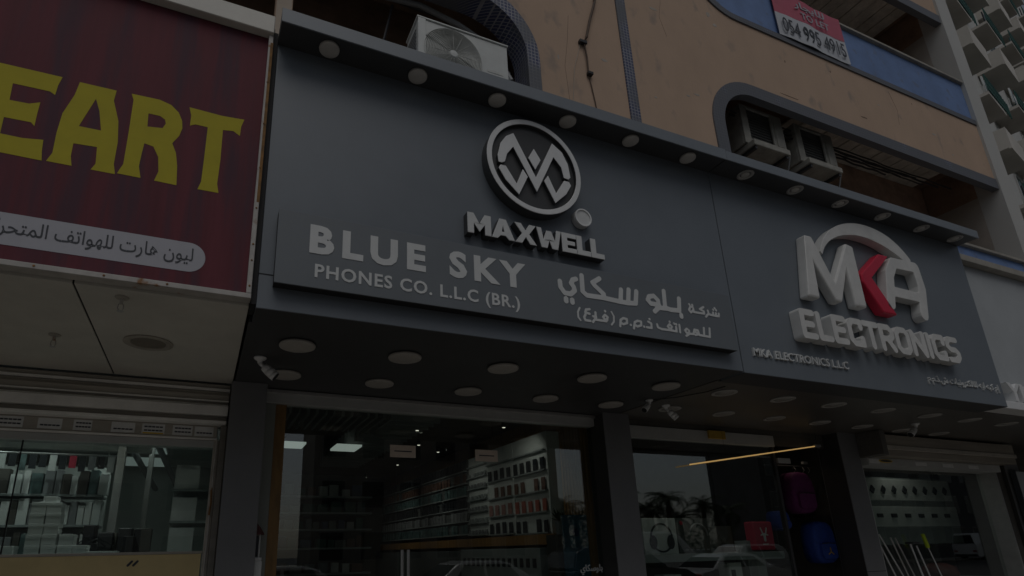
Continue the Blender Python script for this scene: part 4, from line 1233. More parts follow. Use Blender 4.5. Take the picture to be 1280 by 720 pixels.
bay(8.97, 9.75, 1.84, 3.22, BAYW, 7, 6, [GREY, SHELFM, GREY, SHELFM, GREY, SHELFM, None], 0.35, 0.6)
for i, (a, b) in enumerate(((9.80, 11.0), (11.02, 12.3), (12.32, 13.6), (13.62, 15.2))):
    bay(a, b, 1.86, 3.22, BAYD, 6, 8, [PH_T, GREY, PH_D, PH_T, PH_B, PH_D], 0.74, 0.72, 'carton')
MB().box(4.42, 4.735, 6.9, 15.2, 1.66, 1.80).build('wood_band', WOODW, pw, 0.004)
MB().box(4.30, 4.735, 7.1, 9.75, 0.2, 1.62).build('white_counter', SHELFM, pw, 0.006)
MB().box(4.30, 4.735, 9.8, 15.2, 0.2, 1.60).build('dark_counter', BAYD, pw, 0.006)
for i in range(14):
    MB().box(4.29, 4.299, 7.2+i*0.18, 7.29+i*0.18, 1.36, 1.48).build('drawer_window', PH_D, pw)
# wooden slat screen close to the glass at the right end
wsn = thing('slat_screen', 'brown wooden slat screen at the right end of the phone shop window', 'screen', (4.55, 6.7, 0))
MB().box(4.735, 4.738, 6.36, 7.05, 0.02, 3.25).build('backing', INTD, wsn)
slm = MB().box(4.69, 4.734, 0, 0.04, 0.02, 3.25).mesh('slat', WOODW)
for i in range(9):
    o = link('slat', slm, wsn); o.location = Vector((-4.55, 6.40+i*0.072-6.7, 0))
# blue poster stand
ps = thing('poster_stand', 'dark teal poster stand behind the glass beside the middle pillar', 'poster stand', (4.45, 6.55, 0))
MB().box(4.30, 4.68, 6.50, 6.53, 0.1, 2.02).build('poster_board', TEAL, ps, 0.004)
MB().ext([circ(4.49, 1.80, 0.05, 16)], 6.496, 6.4995).build('printed_mark', mat('navy_ink', (0.01, 0.02, 0.09), 0.5, 0, 0), ps)
MB().box(4.30, 4.68, 6.45, 6.62, 0.02, 0.099).build('base', DARKM, ps)
# plant over the poster
pl = thing('potted_plant', 'small leafy plant standing above the teal poster', 'plant', (4.42, 6.7, 1.9))
pb = MB()
LEAFM = mat('dark_leaf', (0.05, 0.08, 0.04), 0.6, 0, 0.2, 8)
random.seed(3)
for i in range(40):
    a, e = random.uniform(0, 2*PI), random.uniform(0.3, 1.4)
    L = random.uniform(0.10, 0.22)
    p = Vector((4.42, 6.75, 1.95))
    d = Vector((math.cos(a)*math.cos(e), math.sin(a)*math.cos(e), math.sin(e)))
    sd_ = d.cross(Vector((0, 0, 1))).normalized()*0.015
    q = p+d*L
    pb.add([p, p+d*L*0.5+sd_, q, p+d*L*0.5-sd_], [(0, 1, 2, 3)])
pb.build('foliage', LEAFM, pl)
MB().lathe([(0.05, 1.78), (0.06, 1.94), (0.055, 1.95)], 16, (4.42, 6.75, 0)).build('pot', GREY, pl)
MB().box(4.28, 4.6, 6.62, 6.88, 0.02, 1.779).build('plinth', INTD, pl)
# lantern shaped display
ln = thing('lantern_tower', 'white model tower with a dark red pointed roof beside the left pillar', 'ornament', (0.525, 6.10, 0))
cx_, cy_ = 0.525, 6.10
MB().lathe([(0.070, 1.79), (0.072, 1.80), (0.035, 1.86), (0.0005, 1.90)], 6, (cx_, cy_, 0)).build('roof', mat('dark_red_roof', (0.13, 0.05, 0.05), 0.6, 0, 0.1, 9), ln)
for i in range(4):
    a = PI/4+i*PI/2
    MB().tube([(cx_+0.045*math.cos(a), cy_+0.03*math.sin(a), 1.58), (cx_+0.045*math.cos(a), cy_+0.03*math.sin(a), 1.79)], 0.007, 6).build('post', WHITE, ln)
MB().box(cx_-0.022, cx_+0.022, cy_-0.015, cy_+0.015, 1.59, 1.78).build('dark_pane', INK, ln)
MB().box(cx_-0.06, cx_+0.06, cy_-0.035, cy_+0.035, 1.55, 1.58).build('gallery', WHITE, ln, 0.004)
MB().box(cx_-0.058, cx_+0.065, cy_-0.035, cy_+0.035, 0.0, 1.549).build('tower_body', BOXW, ln, 0.006)

# ============================================================ electronics shop front
ef = thing('shopfront', 'glass shopfront of the electronics shop with pale header and open dark doorway', 'shop window', (7, 6.25, 0))
MB().box(5.106, 8.05, 6.20, 6.30, 3.03, 3.20).build('header', GREYH, ef, 0.003)
MB().box(5.106, 9.199, 6.22, 6.30, 3.201, 3.281).build('header_trim', INTD, ef, 0.003)
MB().box(8.052, 9.199, 6.22, 6.30, 3.06, 3.20).build('door_header', INTD, ef, 0.003)
MB().box(5.106, 8.0, 6.20, 6.30, 0.0, 0.08).build('bottom_rail', ALU, ef, 0.003)
for a, b in ((5.107, 6.70), (6.712, 8.0)):
    MB().box(a, b, 6.245, 6.255, 0.082, 3.029).build('glass_pane', GLASS, ef)
MB().box(8.002, 8.05, 6.22, 6.29, 0, 3.029).build('door_jamb', DARKM, ef, 0.003)
MB().box(8.05, 8.32, 6.19, 6.235, 2.78, 2.86).build('door_closer', ALU, ef, 0.004)
MB().box(6.70, 7.02, 6.165, 6.199, 3.085, 3.205).build('gold_plate', GOLD, ef, 0.004)
ri = thing('shop_interior', 'dark interior of the electronics shop behind the reflecting glass', 'room', (7, 10, 0))
struct(ri)
del ri['category']
MB().box(4.96, 9.4, 6.32, 14, -0.02, 0.02).build('floor', FLOORM, ri)
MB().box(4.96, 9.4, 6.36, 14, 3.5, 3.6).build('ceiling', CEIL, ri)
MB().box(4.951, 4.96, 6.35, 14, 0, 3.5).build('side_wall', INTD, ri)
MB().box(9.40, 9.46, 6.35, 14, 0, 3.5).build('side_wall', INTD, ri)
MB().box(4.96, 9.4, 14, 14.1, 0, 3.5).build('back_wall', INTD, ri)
MB().box(5.106, 8.0, 6.33, 7.2, 1.40, 1.50).build('window_deck', SHELFM, ri, 0.004)
MB().box(5.106, 8.0, 6.34, 7.1, 0.3, 0.36).build('window_deck', SHELFM, ri, 0.004)
MB().box(5.106, 8.0, 7.22, 7.25, 0.3, 1.9).build('window_back', INTD, ri)
tl = thing('tube_light', 'slim glowing warm tube lamp slanting in front of the electronics shop glass', 'lamp', (7.5, 6.12, 2.9))
MB().tube([(6.20, 6.12, 2.68), (8.83, 6.12, 3.06)], 0.009, 10).build('tube', emit_mat('warm_tube', (1.0, 0.62, 0.22), 1.0), tl)
MB().box(8.832, 8.95, 6.09, 6.15, 3.05, 3.09).build('holder', GREY, tl, 0.004)
MB().tube([(8.9, 6.12, 3.09), (8.9, 6.12, 3.28)], 0.003, 6).build('hanger', BLACK, tl)
MB().tube([(6.9, 6.12, 2.79), (6.9, 6.12, 3.28)], 0.0015, 6).build('hanger', BLACK, tl)
spot_or_fill(6.3, 6.5, 3.0, 6.6, 6.7, 0, 16, None, 130)  # added fill over the window goods, no fitting here
spot_or_fill(8.7, 6.42, 3.04, 8.9, 6.9, 0, 2.0, None, 140, (1.0, 0.8, 0.6))  # added dim fill on the hanging bags, no fitting here
spot_or_fill(7.7, 6.36, 2.9, 7.8, 6.6, 1.5, 7, None, 100)  # added fill on the red carton, no fitting here
# goods in the electronics window
hb = thing('headphone_box', 'white carton printed with large black headphones in the electronics shop window', 'box', (6.0, 6.6, 1.5))
MB().box(5.66, 6.26, 6.60, 6.80, 1.501, 1.985).build('carton', BOXW, hb, 0.004)
MB().ext([circ(5.98, 1.72, 0.20, 40), circ(5.98, 1.72, 0.175, 40)[::-1]], 6.592, 6.5995).build('printed_headband', INK, hb)
for cx0 in (5.82, 6.13):
    MB().ext([[(cx0+0.065*math.cos(2*PI*i/20), 1.66+0.095*math.sin(2*PI*i/20)) for i in range(20)]], 6.588, 6.5915).build('printed_ear_cup', INK, hb)
db = thing('headphone_box', 'dark headphone carton with a red corner mark beside the white one', 'box', (6.7, 6.6, 1.5))
MB().box(6.29, 7.02, 6.62, 6.82, 1.501, 1.985).build('carton', mat('dark_carton', (0.07, 0.08, 0.075), 0.4, 0, 0.1, 5), db, 0.004)
hp = [(6.68+0.17*math.cos(PI*i/20), 6.615, 1.74+0.17*math.sin(PI*i/20)) for i in range(21)]
MB().tube(hp, 0.012, 6).build('printed_headband', GREY, db)
MB().ext([circ(6.38, 1.92, 0.028, 16)], 6.615, 6.6195).build('red_mark', REDB, db)
for i in range(5):
    MB().box(6.40+i*0.1, 6.46+i*0.1, 6.616, 6.6195, 1.54, 1.56).build('printed_bar', GREY, db)
rb = thing('red_box', 'red carton with a white horned-animal emblem beside the doorway', 'box', (8.1, 6.6, 1.5))
MB().box(7.60, 7.99, 6.45, 6.62, 1.52, 1.93).build('carton', REDB, rb, 0.02)
em = strokes([(0, -.03, 0, -.10, .022), (0, -.03, -.035, 0, .012), (0, -.03, .035, 0, .012), (-.035, 0, -.06, .07, .010), (.035, 0, .06, .07, .010), (-.02, -.02, -.07, -.03, .009), (.02, -.02, .07, -.03, .009)], 0.006)
MB().ext([[(7.795+a, 1.765+b) for a, b in em[0]]], 6.445, 6.4495).build('emblem', BOXW, rb)
MB().box(7.74, 7.85, 6.445, 6.4495, 1.60, 1.612).build('printed_bar', BOXW, rb)
# smaller packs on the lower deck
random.seed(11)
for i, (x_, w_, h_, m_, lab) in enumerate(((5.35, 0.22, 0.5, BOXW, 'tall white speaker carton leaning at the left of the lower window deck'), (5.9, 0.30, 0.42, BOXW, 'white carton with two printed columns on the lower deck'), (6.5, 0.35, 0.36, GREY, 'grey carton on the lower deck behind the glass'), (7.1, 0.25, 0.55, BOXW, 'white carton near the grey one on the lower deck'), (7.5, 0.35, 0.85, SHELFM, 'open white device rack under the red carton'))):
    t = thing('carton', lab, 'box', (x_+w_/2, 6.7, 0.36))
    MB().box(x_, x_+w_, 6.55, 6.75, 0.361, 0.361+h_+0.45).build('carton_body', m_, t, 0.005)
    MB().box(x_+0.03, x_+w_*0.45, 6.545, 6.5495, 0.5+h_*0.3, 0.361+h_+0.35).build('printed_panel', INK if i % 2 else GREY, t)
# hanging bags in the doorway
def bag(x0, x1, z0, z1, y, m, lab, logo=None):
    t = thing('backpack', lab, 'bag', ((x0+x1)/2, y, z1), 'bags hanging in the doorway')
    cx, cz, w, hh = (x0+x1)/2, (z0+z1)/2, (x1-x0)/2, (z1-z0)/2
    b = MB()
    vs, fs = [], []
    n, mm = 20, 7
    for j in range(mm+1):
        v = j/mm
        k = math.sqrt(max(0, 1-(v*1.0)**2.6)) if j < mm else 0.0
        k = 1-0.30*v**3
        yy = y-0.11*(1-(1-v)**2)*1.0
        for i in range(n):
            a = 2*PI*i/n
            ca, sa = math.cos(a), math.sin(a)
            rx = w*abs(ca)**0.55*(1 if ca >= 0 else -1)*k*(1-0.12*max(0, sa))
            rz = hh*abs(sa)**0.6*(1 if sa >= 0 else -1)*k
            vs.append((cx+rx, yy, cz+rz))
    for j in range(mm):
        for i in range(n):
            i2 = (i+1) % n
            fs.append((j*n+i, j*n+i2, (j+1)*n+i2, (j+1)*n+i))
    fs.append(tuple(range(mm*n, mm*n+n)))
    vs += [(v_[0], y+0.12, v_[2]) for v_ in vs[:n]]
    o = (mm+1)*n
    for i in range(n):
        i2 = (i+1) % n
        fs.append((i, i2, o+i2, o+i))
    fs.append(tuple(o+i for i in range(n)))
    b.add(vs, fs)
    b.build('bag_body', m, t, 0, True)
    MB().ext([rrect(cx-w*0.66, cx+w*0.66, cz-hh*0.78, cz-hh*0.02, 0.06, 5)], y-0.145, y-0.105).build('front_pocket', m, t, 0.012)
    MB().tube([(cx-w*0.6, y-0.149, cz-hh*0.06), (cx, y-0.151, cz-hh*0.04), (cx+w*0.6, y-0.149, cz-hh*0.06)], 0.006, 6).build('zip', BLACK, t)
    MB().tube([(cx-0.05, y, z1-0.02), (cx-0.04, y, z1+0.06), (cx+0.04, y, z1+0.06), (cx+0.05, y, z1-0.02)], 0.010, 6).build('carry_loop', BLACK, t)
    if logo:
        lo = strokes([(0, 0, 0, .06, .006), (0, 0, -.055, -.035, .006), (0, 0, .055, -.035, .006)], 0.005)
        MB().ext([[(cx+a, cz-hh*0.45+b_) for a, b_ in lo[0]]], y-0.156, y-0.146).build('emblem', GOLD, t)
    return t
bag(8.50, 9.05, 2.05, 2.70, 6.5, PURPLE, 'purple backpack hanging at the top of the electronics shop doorway')
bag(8.22, 8.48, 1.80, 2.10, 6.6, BLUEB, 'small blue bag hanging low left of the purple backpack')
bag(8.72, 9.22, 1.30, 1.93, 6.45, BLUEB, 'large blue backpack with a pale three-armed emblem hanging below the purple one', True)
bag(9.02, 9.18, 2.0, 2.75, 6.75, BLACK, 'black bag hanging behind the purple backpack at the doorway edge')
hr = thing('hanging_rail', 'thin metal rail across the top of the electronics shop doorway', 'rail', (8.7, 6.5, 2.85))
MB().tube([(8.1, 6.5, 2.80), (9.19, 6.5, 2.80)], 0.012, 8).build('rail', DARKM, hr)
for x_ in (8.35, 8.77, 8.97, 9.1):
    MB().tube([(x_, 6.5, 2.80), (x_+0.005, 6.47, 2.74), (x_, 6.5, 2.70 if x_ != 8.35 else 2.14)], 0.005, 6).build('hook', ALU, hr)
MB().box(8.92, 9.02, 6.42, 6.46, 2.83, 2.87).build('rail_clip', ALU, hr)

# ============================================================ left shop: shutter housing and window
ls = thing('roller_shutter', 'weathered beige roller shutter housing above the maroon shop window', 'shutter', (-1.5, 6.1, 3))
def rail(x0, x1, y0, y1, z0, z1, n, m, bev=0.004):
    MB().box(x0, x1, y0, y1, z0, z1).build(n, m, ls, bev)
rail(-4.6, 0.166, 6.175, 6.40, 3.245, 3.288, 'housing_slat', SHUT)
rail(-4.6, 0.165, 6.150, 6.40, 3.212, 3.241, 'housing_slat', SHUTL)
rail(-4.6, 0.164, 6.165, 6.40, 3.170, 3.209, 'housing_slat', SHUT)
rail(-4.6, 0.162, 6.120, 6.40, 3.108, 3.166, 'housing_slat', SHUT)
rail(-4.6, 0.161, 6.100, 6.40, 3.092, 3.105, 'housing_slat', SHUTL)
rail(-4.6, 0.158, 6.145, 6.40, 3.070, 3.088, 'housing_slat', SHUT)
rail(-4.6, 0.159, 6.120, 6.40, 3.052, 3.066, 'housing_slat', SHUTL)
rail(-4.6, 0.160, 6.080, 6.40, 2.945, 3.043, 'light_rail', SHUTL)
rail(-4.6, 0.154, 6.145, 6.40, 2.905, 2.943, 'housing_slat', SHUT)
rail(-4.6, 0.156, 6.070, 6.40, 2.862, 2.890, 'bottom_bar', SHUTL)
rail(-4.6, 0.080, 6.215, 6.40, 2.735, 2.860, 'sticker_fascia', SHUT)
rail(-4.6, 0.080, 6.195, 6.40, 2.715, 2.733, 'fascia_lip', SHUTL)
rail(-4.6, 0.080, 6.225, 6.40, 2.645, 2.713, 'window_head', GREYH)
random.seed(5)
STK = mat('sticker_paper', (0.70, 0.71, 0.70), 0.6, 0, 0.06, 9)
STY = mat('sticker_yellow', (0.70, 0.48, 0.03), 0.6, 0, 0.05, 9)
for i, (a, b, st) in enumerate(((-1.76, -1.56, 1), (-1.45, -1.26, 0), (-1.17, -1.02, 1), (-0.86, -0.66, 0), (-0.60, -0.40, 1), (-0.33, -0.15, 1), (-0.13, 0.045, 0))):
    rail(a, b, 6.212, 6.2145, 2.75, 2.848, 'sticker', STK, 0)
    for r_ in range(2 if st else 1):
        n = 5
        for k in range(n):
            w = (b-a)/(n+1)
            xx = a+0.02+k*w
            rail(xx, xx+w*0.85, 6.2105, 6.212, 2.776+r_*0.036, 2.790+r_*0.036, 'printed_block', INK, 0)
    if i == 4:
        rail(a+0.01, b-0.01, 6.210, 6.2118, 2.751, 2.763, 'sticker_band', STY, 0)
# window of the left shop
lf = thing('shop_window', 'dusty window of the maroon shop with a cream board below and white cartons inside', 'shop window', (-1.5, 6.25, 1))
for a, b in ((-4.6, -1.552), (-1.540, 0.055)):
    MB().box(a, b, 6.262, 6.270, 1.652, 2.644).build('glass_pane', GLASS, lf)
MB().box(-1.551, -1.541, 6.258, 6.274, 1.652, 2.644).build('glass_joint', JOINT_OR_SHADE, lf)
MB().box(-4.6, 0.055, 6.24, 6.30, 1.628, 1.651).build('sill_rail', SHUT, lf, 0.003)
MB().box(-4.6, 0.045, 6.25, 6.29, 0.6, 1.627).build('cream_board', SILL, lf, 0.002)
MB().box(-4.6, 0.05, 6.28, 6.34, 0.0, 0.599).build('stall_riser', PILLARM, lf)
MB().box(0.057, 0.108, 6.20, 6.34, 0.0, 2.714).build('frame_post', SHUT, lf, 0.004)
MB().box(0.110, 0.168, 6.16, 6.34, 0.0, 2.860).build('guide_channel', mat('guide_grey', (0.22, 0.205, 0.18), 0.6, 0, 0.15, 5), lf, 0.004)
MB().tube([(0.085, 6.185, 2.72), (0.080, 6.180, 2.4), (0.086, 6.185, 2.25), (0.076, 6.18, 2.18), (0.084, 6.185, 1.9), (0.080, 6.18, 1.2)], 0.009, 6).build('hanging_cord', FRAMEW, lf)
MB().tube([(0.078, 6.172, 2.22), (0.086, 6.17, 2.10), (0.078, 6.175, 1.98)], 0.010, 6).build('rusty_chain', RUST, lf)
bb = strokes([(0, 0, .03, .035, .010), (.045, 0, .075, .035, .010)], 0.006)
for l in bb:
    MB().ext([[(-0.565+a, 1.535+b) for a, b in l]], 6.245, 6.2495).build('printed_mark', INK, lf)
# interior of the left shop
li = thing('shop_interior', 'pale interior of the maroon shop with lit ceiling panels', 'room', (-2, 9, 0))
struct(li)
del li['category']
MB().box(-4.6, 0.12, 6.42, 13, -0.02, 0.02).build('floor', FLOORM, li)
MB().box(-4.6, 0.12, 6.42, 13, 3.35, 3.4).build('ceiling', INTW, li)
MB().box(0.121, 0.139, 6.42, 13, 0, 3.35).build('side_wall', INTW, li)
MB().box(-4.7, -4.6, 6.42, 13, 0, 3.35).build('side_wall', INTW, li)
MB().box(-4.6, 0.12, 13, 13.1, 0, 3.35).build('back_wall', INTW, li)
LIT2 = emit_mat('lit_panel_cool', (0.85, 1.0, 0.98), 0.32)
for a, b, c, d in ((-1.40, -0.62, 10.2, 11.0), (-1.42, -0.66, 11.5, 12.6), (-1.25, -0.55, 8.0, 8.3), (-2.6, -1.9, 8.6, 9.2), (-2.6, -1.9, 10.2, 10.7)):
    f_ = MB().box(a-0.03, b+0.03, c-0.03, d+0.03, 3.30, 3.348).build('light_frame', ALU, li)
    sub('ceiling_light', MB().box(a, b, c, d, 3.290, 3.299), LIT2, f_)
for x_ in (-1.05, -0.72):
    MB().tube([(x_, 7.2, 3.2), (x_+0.3, 9.6, 2.72), (x_+0.32, 11, 2.7)], 0.04, 8).build('overhead_duct', GREY, li)
MB().box(-4.6, -0.6, 7.6, 7.7, 2.78, 2.86).build('cross_beam', INTW, li)
MB().box(-0.92, -0.84, 7.4, 7.5, 0, 3.2).build('glass_partition_post', ALU, li)
MB().box(-0.70, -0.64, 8.6, 8.7, 0, 3.2).build('glass_partition_post', ALU, li)
MB().box(-4.6, 0.05, 6.42, 6.95, 1.56, 1.628).build('window_deck', SHELFM, li, 0.004)
for p in ((-1.9, 7.6, 3.25), (-0.9, 8.5, 3.25), (-2.4, 8.1, 3.25), (-1.0, 10.2, 3.25)):
    spot_or_fill(*p, p[0]-0.1, p[1]+0.1, 0, 30, None, 150, (0.9, 1.0, 0.98))  # added room fill besides the lit panels, without fittings of its own
# left shop shelves
sv = thing('display_shelf', 'pale wall shelves with magazines and small packs by the right wall of the maroon shop', 'shelf', (-0.1, 8, 0))
for z_ in (0.8, 1.2, 1.66, 2.0, 2.36):
    MB().box(-0.32, 0.118, 7.5, 8.6, z_-0.03, z_).build('shelf_board', SHELFM, sv, 0.003)
    for i in range(13):
        y_ = 7.52+i*0.08
        MB().box(-0.31, -0.05, y_, y_+0.026, z_+0.001, z_+random.uniform(0.20, 0.30)).build('magazine', random.choice([BOXW, STK, BOXW, GREY, BAYW]), sv)
MB().box(-0.33, -0.322, 7.48, 8.62, 1.05, 1.17).build('sign_strip', REDB, sv)
sb = thing('display_shelf', 'back shelves full of grey and white packages across the maroon shop', 'shelf', (-2.5, 9, 0))
random.seed(21)
for z_ in (1.25, 1.62, 2.0, 2.36):
    MB().box(-4.2, -1.15, 8.4, 8.8, z_-0.03, z_).build('shelf_board', SHELFM, sb, 0.003)
    x = -3.1
    while x < -1.2:
        w = random.uniform(0.07, 0.14)
        MB().box(x, x+w*0.90, 8.42, 8.55, z_+0.001, z_+random.uniform(0.22, 0.31)).build('package', random.choice([BOXW, GREY, STK, INTD, BAYW, PH_T] + ([REDB] if z_ > 2.3 else [])), sb, 0.004)
        x += w
MB().box(-4.2, -1.15, 8.82, 8.86, 1.0, 2.75).build('back_board', INTW, sb)
hc = thing('case_rack', 'rack of small hanging phone cases with one red one above the back shelves', 'rack', (-2.2, 8.2, 2.9))
MB().tube([(-3.6, 8.1, 2.80), (-1.0, 8.1, 2.80)], 0.012, 6).build('rail', ALU, hc)
for i in range(26):
    x_ = -3.5+i*0.1
    MB().box(x_, x_+0.07, 8.09, 8.11, 2.60+0.02*(i % 3), 2.785).build('phone_case', REDB if i == 20 else random.choice([BOXW, STK, GREY, PH_D, BAYW, PH_T]), hc)
for x_ in (-3.4, -1.1):
    MB().tube([(x_, 8.1, 2.81), (x_, 8.1, 3.34)], 0.006, 6).build('hanger', ALU, hc)
cr = thing('black_equipment', 'black equipment and cables on a low shelf in the middle of the maroon shop', 'equipment', (-0.9, 7.4, 1.6))
random.seed(4)
for i in range(9):
    x_ = -1.15+i*0.07+random.uniform(-.02, .02)
    MB().box(x_, x_+random.uniform(.06, .14), 7.1+random.uniform(0, .2), 7.4, 1.63, 1.72+random.uniform(0, .22)).build('device', random.choice([BLACK, DARKM, INTD]), cr, 0.01)
MB().box(-1.3, -0.35, 7.05, 7.5, 1.55, 1.629).build('table_top', SHELFM, cr)
for i in range(3):
    MB().tube([(-1.2+i*0.08, 7.1, 1.75), (-1.1+i*0.08, 7.05, 1.86-0.03*i), (-0.95+i*0.08, 7.1, 1.72)], 0.006, 5).build('cable', BLACK, cr)
added_spot = MB().lathe([(0.05, 0), (0.055, 0.06), (0.03, 0.10)], 14, (-1.2, 6.50, 3.24)).build('spotlight', BLACK, li)  # added fitting, put in to brighten the carton stack
spot_or_fill(-1.2, 6.50, 3.235, -1.25, 6.64, 1.7, 70, None, 120, (0.95, 1.0, 0.98))  # light of the added fitting, aimed at the cartons
# white carton stacks on the deck, nearest the glass
stack = [(-1.60, 1), (-1.40, 5), (-1.275, 5), (-1.14, 2), (-1.02, 1), (-0.90, 0.5), (-0.76, 0.45)]
random.seed(9)
n_ = 0
for x_, hh in stack:
    z_ = 1.629
    lev = 0
    full = int(hh) if hh >= 1 else 1
    ch = 0.098 if hh >= 1 else 0.04
    for k in range(full):
        w_ = 0.118
        j = random.uniform(-0.004, 0.004)
        pos = {-1.60: 'at the far left of the window deck', -1.40: 'in the left of the two tall stacks', -1.275: 'in the right of the two tall stacks', -1.14: 'in the short stack right of the tall ones', -1.02: 'alone right of the short stack', -0.90: 'lying flat second from the right', -0.76: 'lying flat at the right end'}[x_]
        lv = ['bottom', 'second from bottom', 'middle', 'second from top', 'top'][k] if full == 5 else ['bottom', 'top'][k] if full == 2 else ''
        b = thing('white_carton', ('white carton, %s one %s' % (lv, pos)) if lv else 'white carton %s' % pos, 'box', (x_, 6.68, z_), 'white cartons stacked behind the left window')
        o = link('carton_body', MB().box(-w_/2, w_/2, -0.09, 0.09, 0.0005, ch-0.006).mesh('carton_body', BOXW), None, 0.003)
        o.parent = b
        o = link('carton_lid', MB().box(-w_/2-0.002, w_/2+0.002, -0.092, 0.092, ch*0.72, ch-0.0005).mesh('carton_lid', BOXW), None, 0.002)
        o.parent = b
        b.location.x += j
        z_ += ch
b = thing('white_carton', 'white carton perched across the top of the two tall stacks', 'box', (-1.325, 6.68, 1.629+0.49+0.0), 'white cartons stacked behind the left window')
o = link('carton_body', MB().box(-0.055, 0.055, -0.08, 0.08, 0.0005, 0.055).mesh('carton_body', BOXW), None, 0.003); o.parent = b

# ============================================================ right shop: shutter housing and window
rs = thing('roller_shutter', 'brown roller shutter housing with an end plate above the right shop window', 'shutter', (11.5, 5.8, 3))
BRNS = mat('shutter_brown', (0.34, 0.31, 0.265), 0.5, 0, 0.12, 3, stretch=(0.3, 1, 3))
MB().box(9.77, 13.6, 5.72, 6.2, 3.07, 3.245).build('housing_slat', BRNS, rs, 0.01)
MB().box(9.77, 13.6, 5.70, 6.2, 3.00, 3.068).build('light_rail', mat('shutter_rail', (0.50, 0.47, 0.42), 0.5, 0, 0.1, 3), rs, 0.006)
MB().box(9.77, 13.6, 5.73, 6.2, 2.90, 2.998).build('housing_slat', BRNS, rs, 0.006)
MB().ext([[(9.635, 2.90), (9.745, 2.88), (9.765, 3.26), (9.635, 3.275)]], 5.60, 6.2).build('end_plate', mat('end_plate_grey', (0.13, 0.125, 0.115), 0.5, 0, 0.1, 3), rs, 0.004)
MB().box(9.70, 13.4, 5.90, 6.2, 2.77, 2.898).build('bottom_fascia', GREYH, rs, 0.006)
MB().box(9.72, 9.98, 5.893, 5.8985, 2.80, 2.87).build('sticker', STK, rs)
MB().ext([[(10.12+0.17*math.cos(2*PI*i/24), 2.845+0.026*math.sin(2*PI*i/24)) for i in range(24)]], 5.885, 5.899).build('yellow_sticker', STY, rs)
MB().ext([[(10.12+0.14*math.cos(2*PI*i/24), 2.845+0.016*math.sin(2*PI*i/24)) for i in range(24)]], 5.880, 5.884).build('sticker_core', INK, rs)
for i in range(3):
    MB().box(10.9+i*0.75, 11.2+i*0.75, 5.893, 5.8985, 2.80, 2.86).build('sticker', STK, rs)
rw = thing('shop_window', 'window of the shop at the right under the brown shutter housing', 'shop window', (11.5, 6.2, 1))
MB().box(9.631, 9.70, 6.0, 6.3, 0.0, 2.9).build('frame_post', GREYH, rw, 0.004)
MB().box(9.702, 13.30, 6.196, 6.204, 0.1, 2.769).build('glass_pane', GLASS, rw)
MB().box(13.302, 13.34, 5.95, 6.25, 0.0, 2.9).build('guide_channel', ALU, rw, 0.004)
MB().box(13.341, 13.559, 5.97, 6.25, 0.0, 3.0).build('frame_post', INTD, rw, 0.004)
MB().box(9.70, 13.56, 6.0, 6.3, 0.0, 0.099).build('bottom_rail', DARKM, rw)
gp = thing('sign_board', 'pale grey board leaning at the far right edge beside the right shop', 'board', (13.9, 5.8, 2))
MB().box(13.62, 14.6, 5.80, 5.86, 1.2, 2.78).build('board', NEXTW, gp, 0.004)
MB().box(13.60, 13.619, 5.79, 5.87, 1.18, 2.80).build('edge_strip', INK, gp)
gi = thing('shop_interior', 'dim interior of the right shop behind its glass', 'room', (12, 9, 0))
struct(gi)
del gi['category']
MB().box(9.47, 17, 6.32, 12, -0.02, 0.02).build('floor', FLOORM, gi)
MB().box(9.47, 17, 6.36, 12, 3.36, 3.4).build('ceiling', CEIL, gi)
MB().box(9.461, 9.47, 6.35, 12, 0, 3.36).build('side_wall', INTD, gi)
MB().box(9.47, 17, 12, 12.1, 0, 3.36).build('back_wall', INTD, gi)
MB().box(17, 17.1, 4.3, 12, 0, 3.4).build('side_wall', INTD, gi)
MB().box(14.0, 17, 6.3, 6.34, 0, 3.3).build('front_wall', INTD, gi)
MB().box(12.6, 13.0, 8.0, 8.3, 3.30, 3.34).build('ceiling_light', LITP, gi)
ds = thing('gadget_display', 'pale wall panel with two rows of phones and dark gadgets in the right shop window', 'display', (12.3, 6.9, 2))
MB().box(10.75, 13.7, 6.92, 6.95, 1.55, 2.75).build('back_board', SHELFM, ds)
MB().box(10.85, 13.6, 6.88, 6.915, 2.33, 2.72).build('upper_panel', BAYW, ds, 0.006)
MB().box(10.95, 13.65, 6.88, 6.915, 1.86, 2.22).build('lower_panel', BAYW, ds, 0.006)
for i in range(8):
    a = 11.15+i*0.31
    MB().ext([[(a, 2.50), (a+0.07, 2.44), (a+0.14, 2.53), (a+0.07, 2.60)]], 6.855, 6.879).build('phone', PH_D, ds, 0.003)
for i in range(6):
    a = 11.2+i*0.40
    MB().box(a, a+0.15, 6.855, 6.879, 2.02, 2.09).build('gadget', PH_D, ds, 0.006)
for z_, nm in ((2.36, 0), (1.95, 0)):
    MB().box(9.95, 10.55, 6.80, 6.83, z_, z_+0.33).build('side_panel', SHELFM, ds, 0.005)
MB().box(10.2, 10.32, 6.76, 6.799, 2.02, 2.16).build('gadget', PH_D, ds, 0.006)
MB().box(9.9, 13.7, 6.3, 7.2, 0.9, 0.96).build('counter', SHELFM, ds, 0.005)
spot_or_fill(12.8, 8.1, 3.29, 12.2, 6.9, 1.0, 15)
spot_or_fill(11.8, 6.6, 3.3, 12.2, 6.9, 1.5, 14, None, 130)  # added fill on the gadget panel, no fitting here
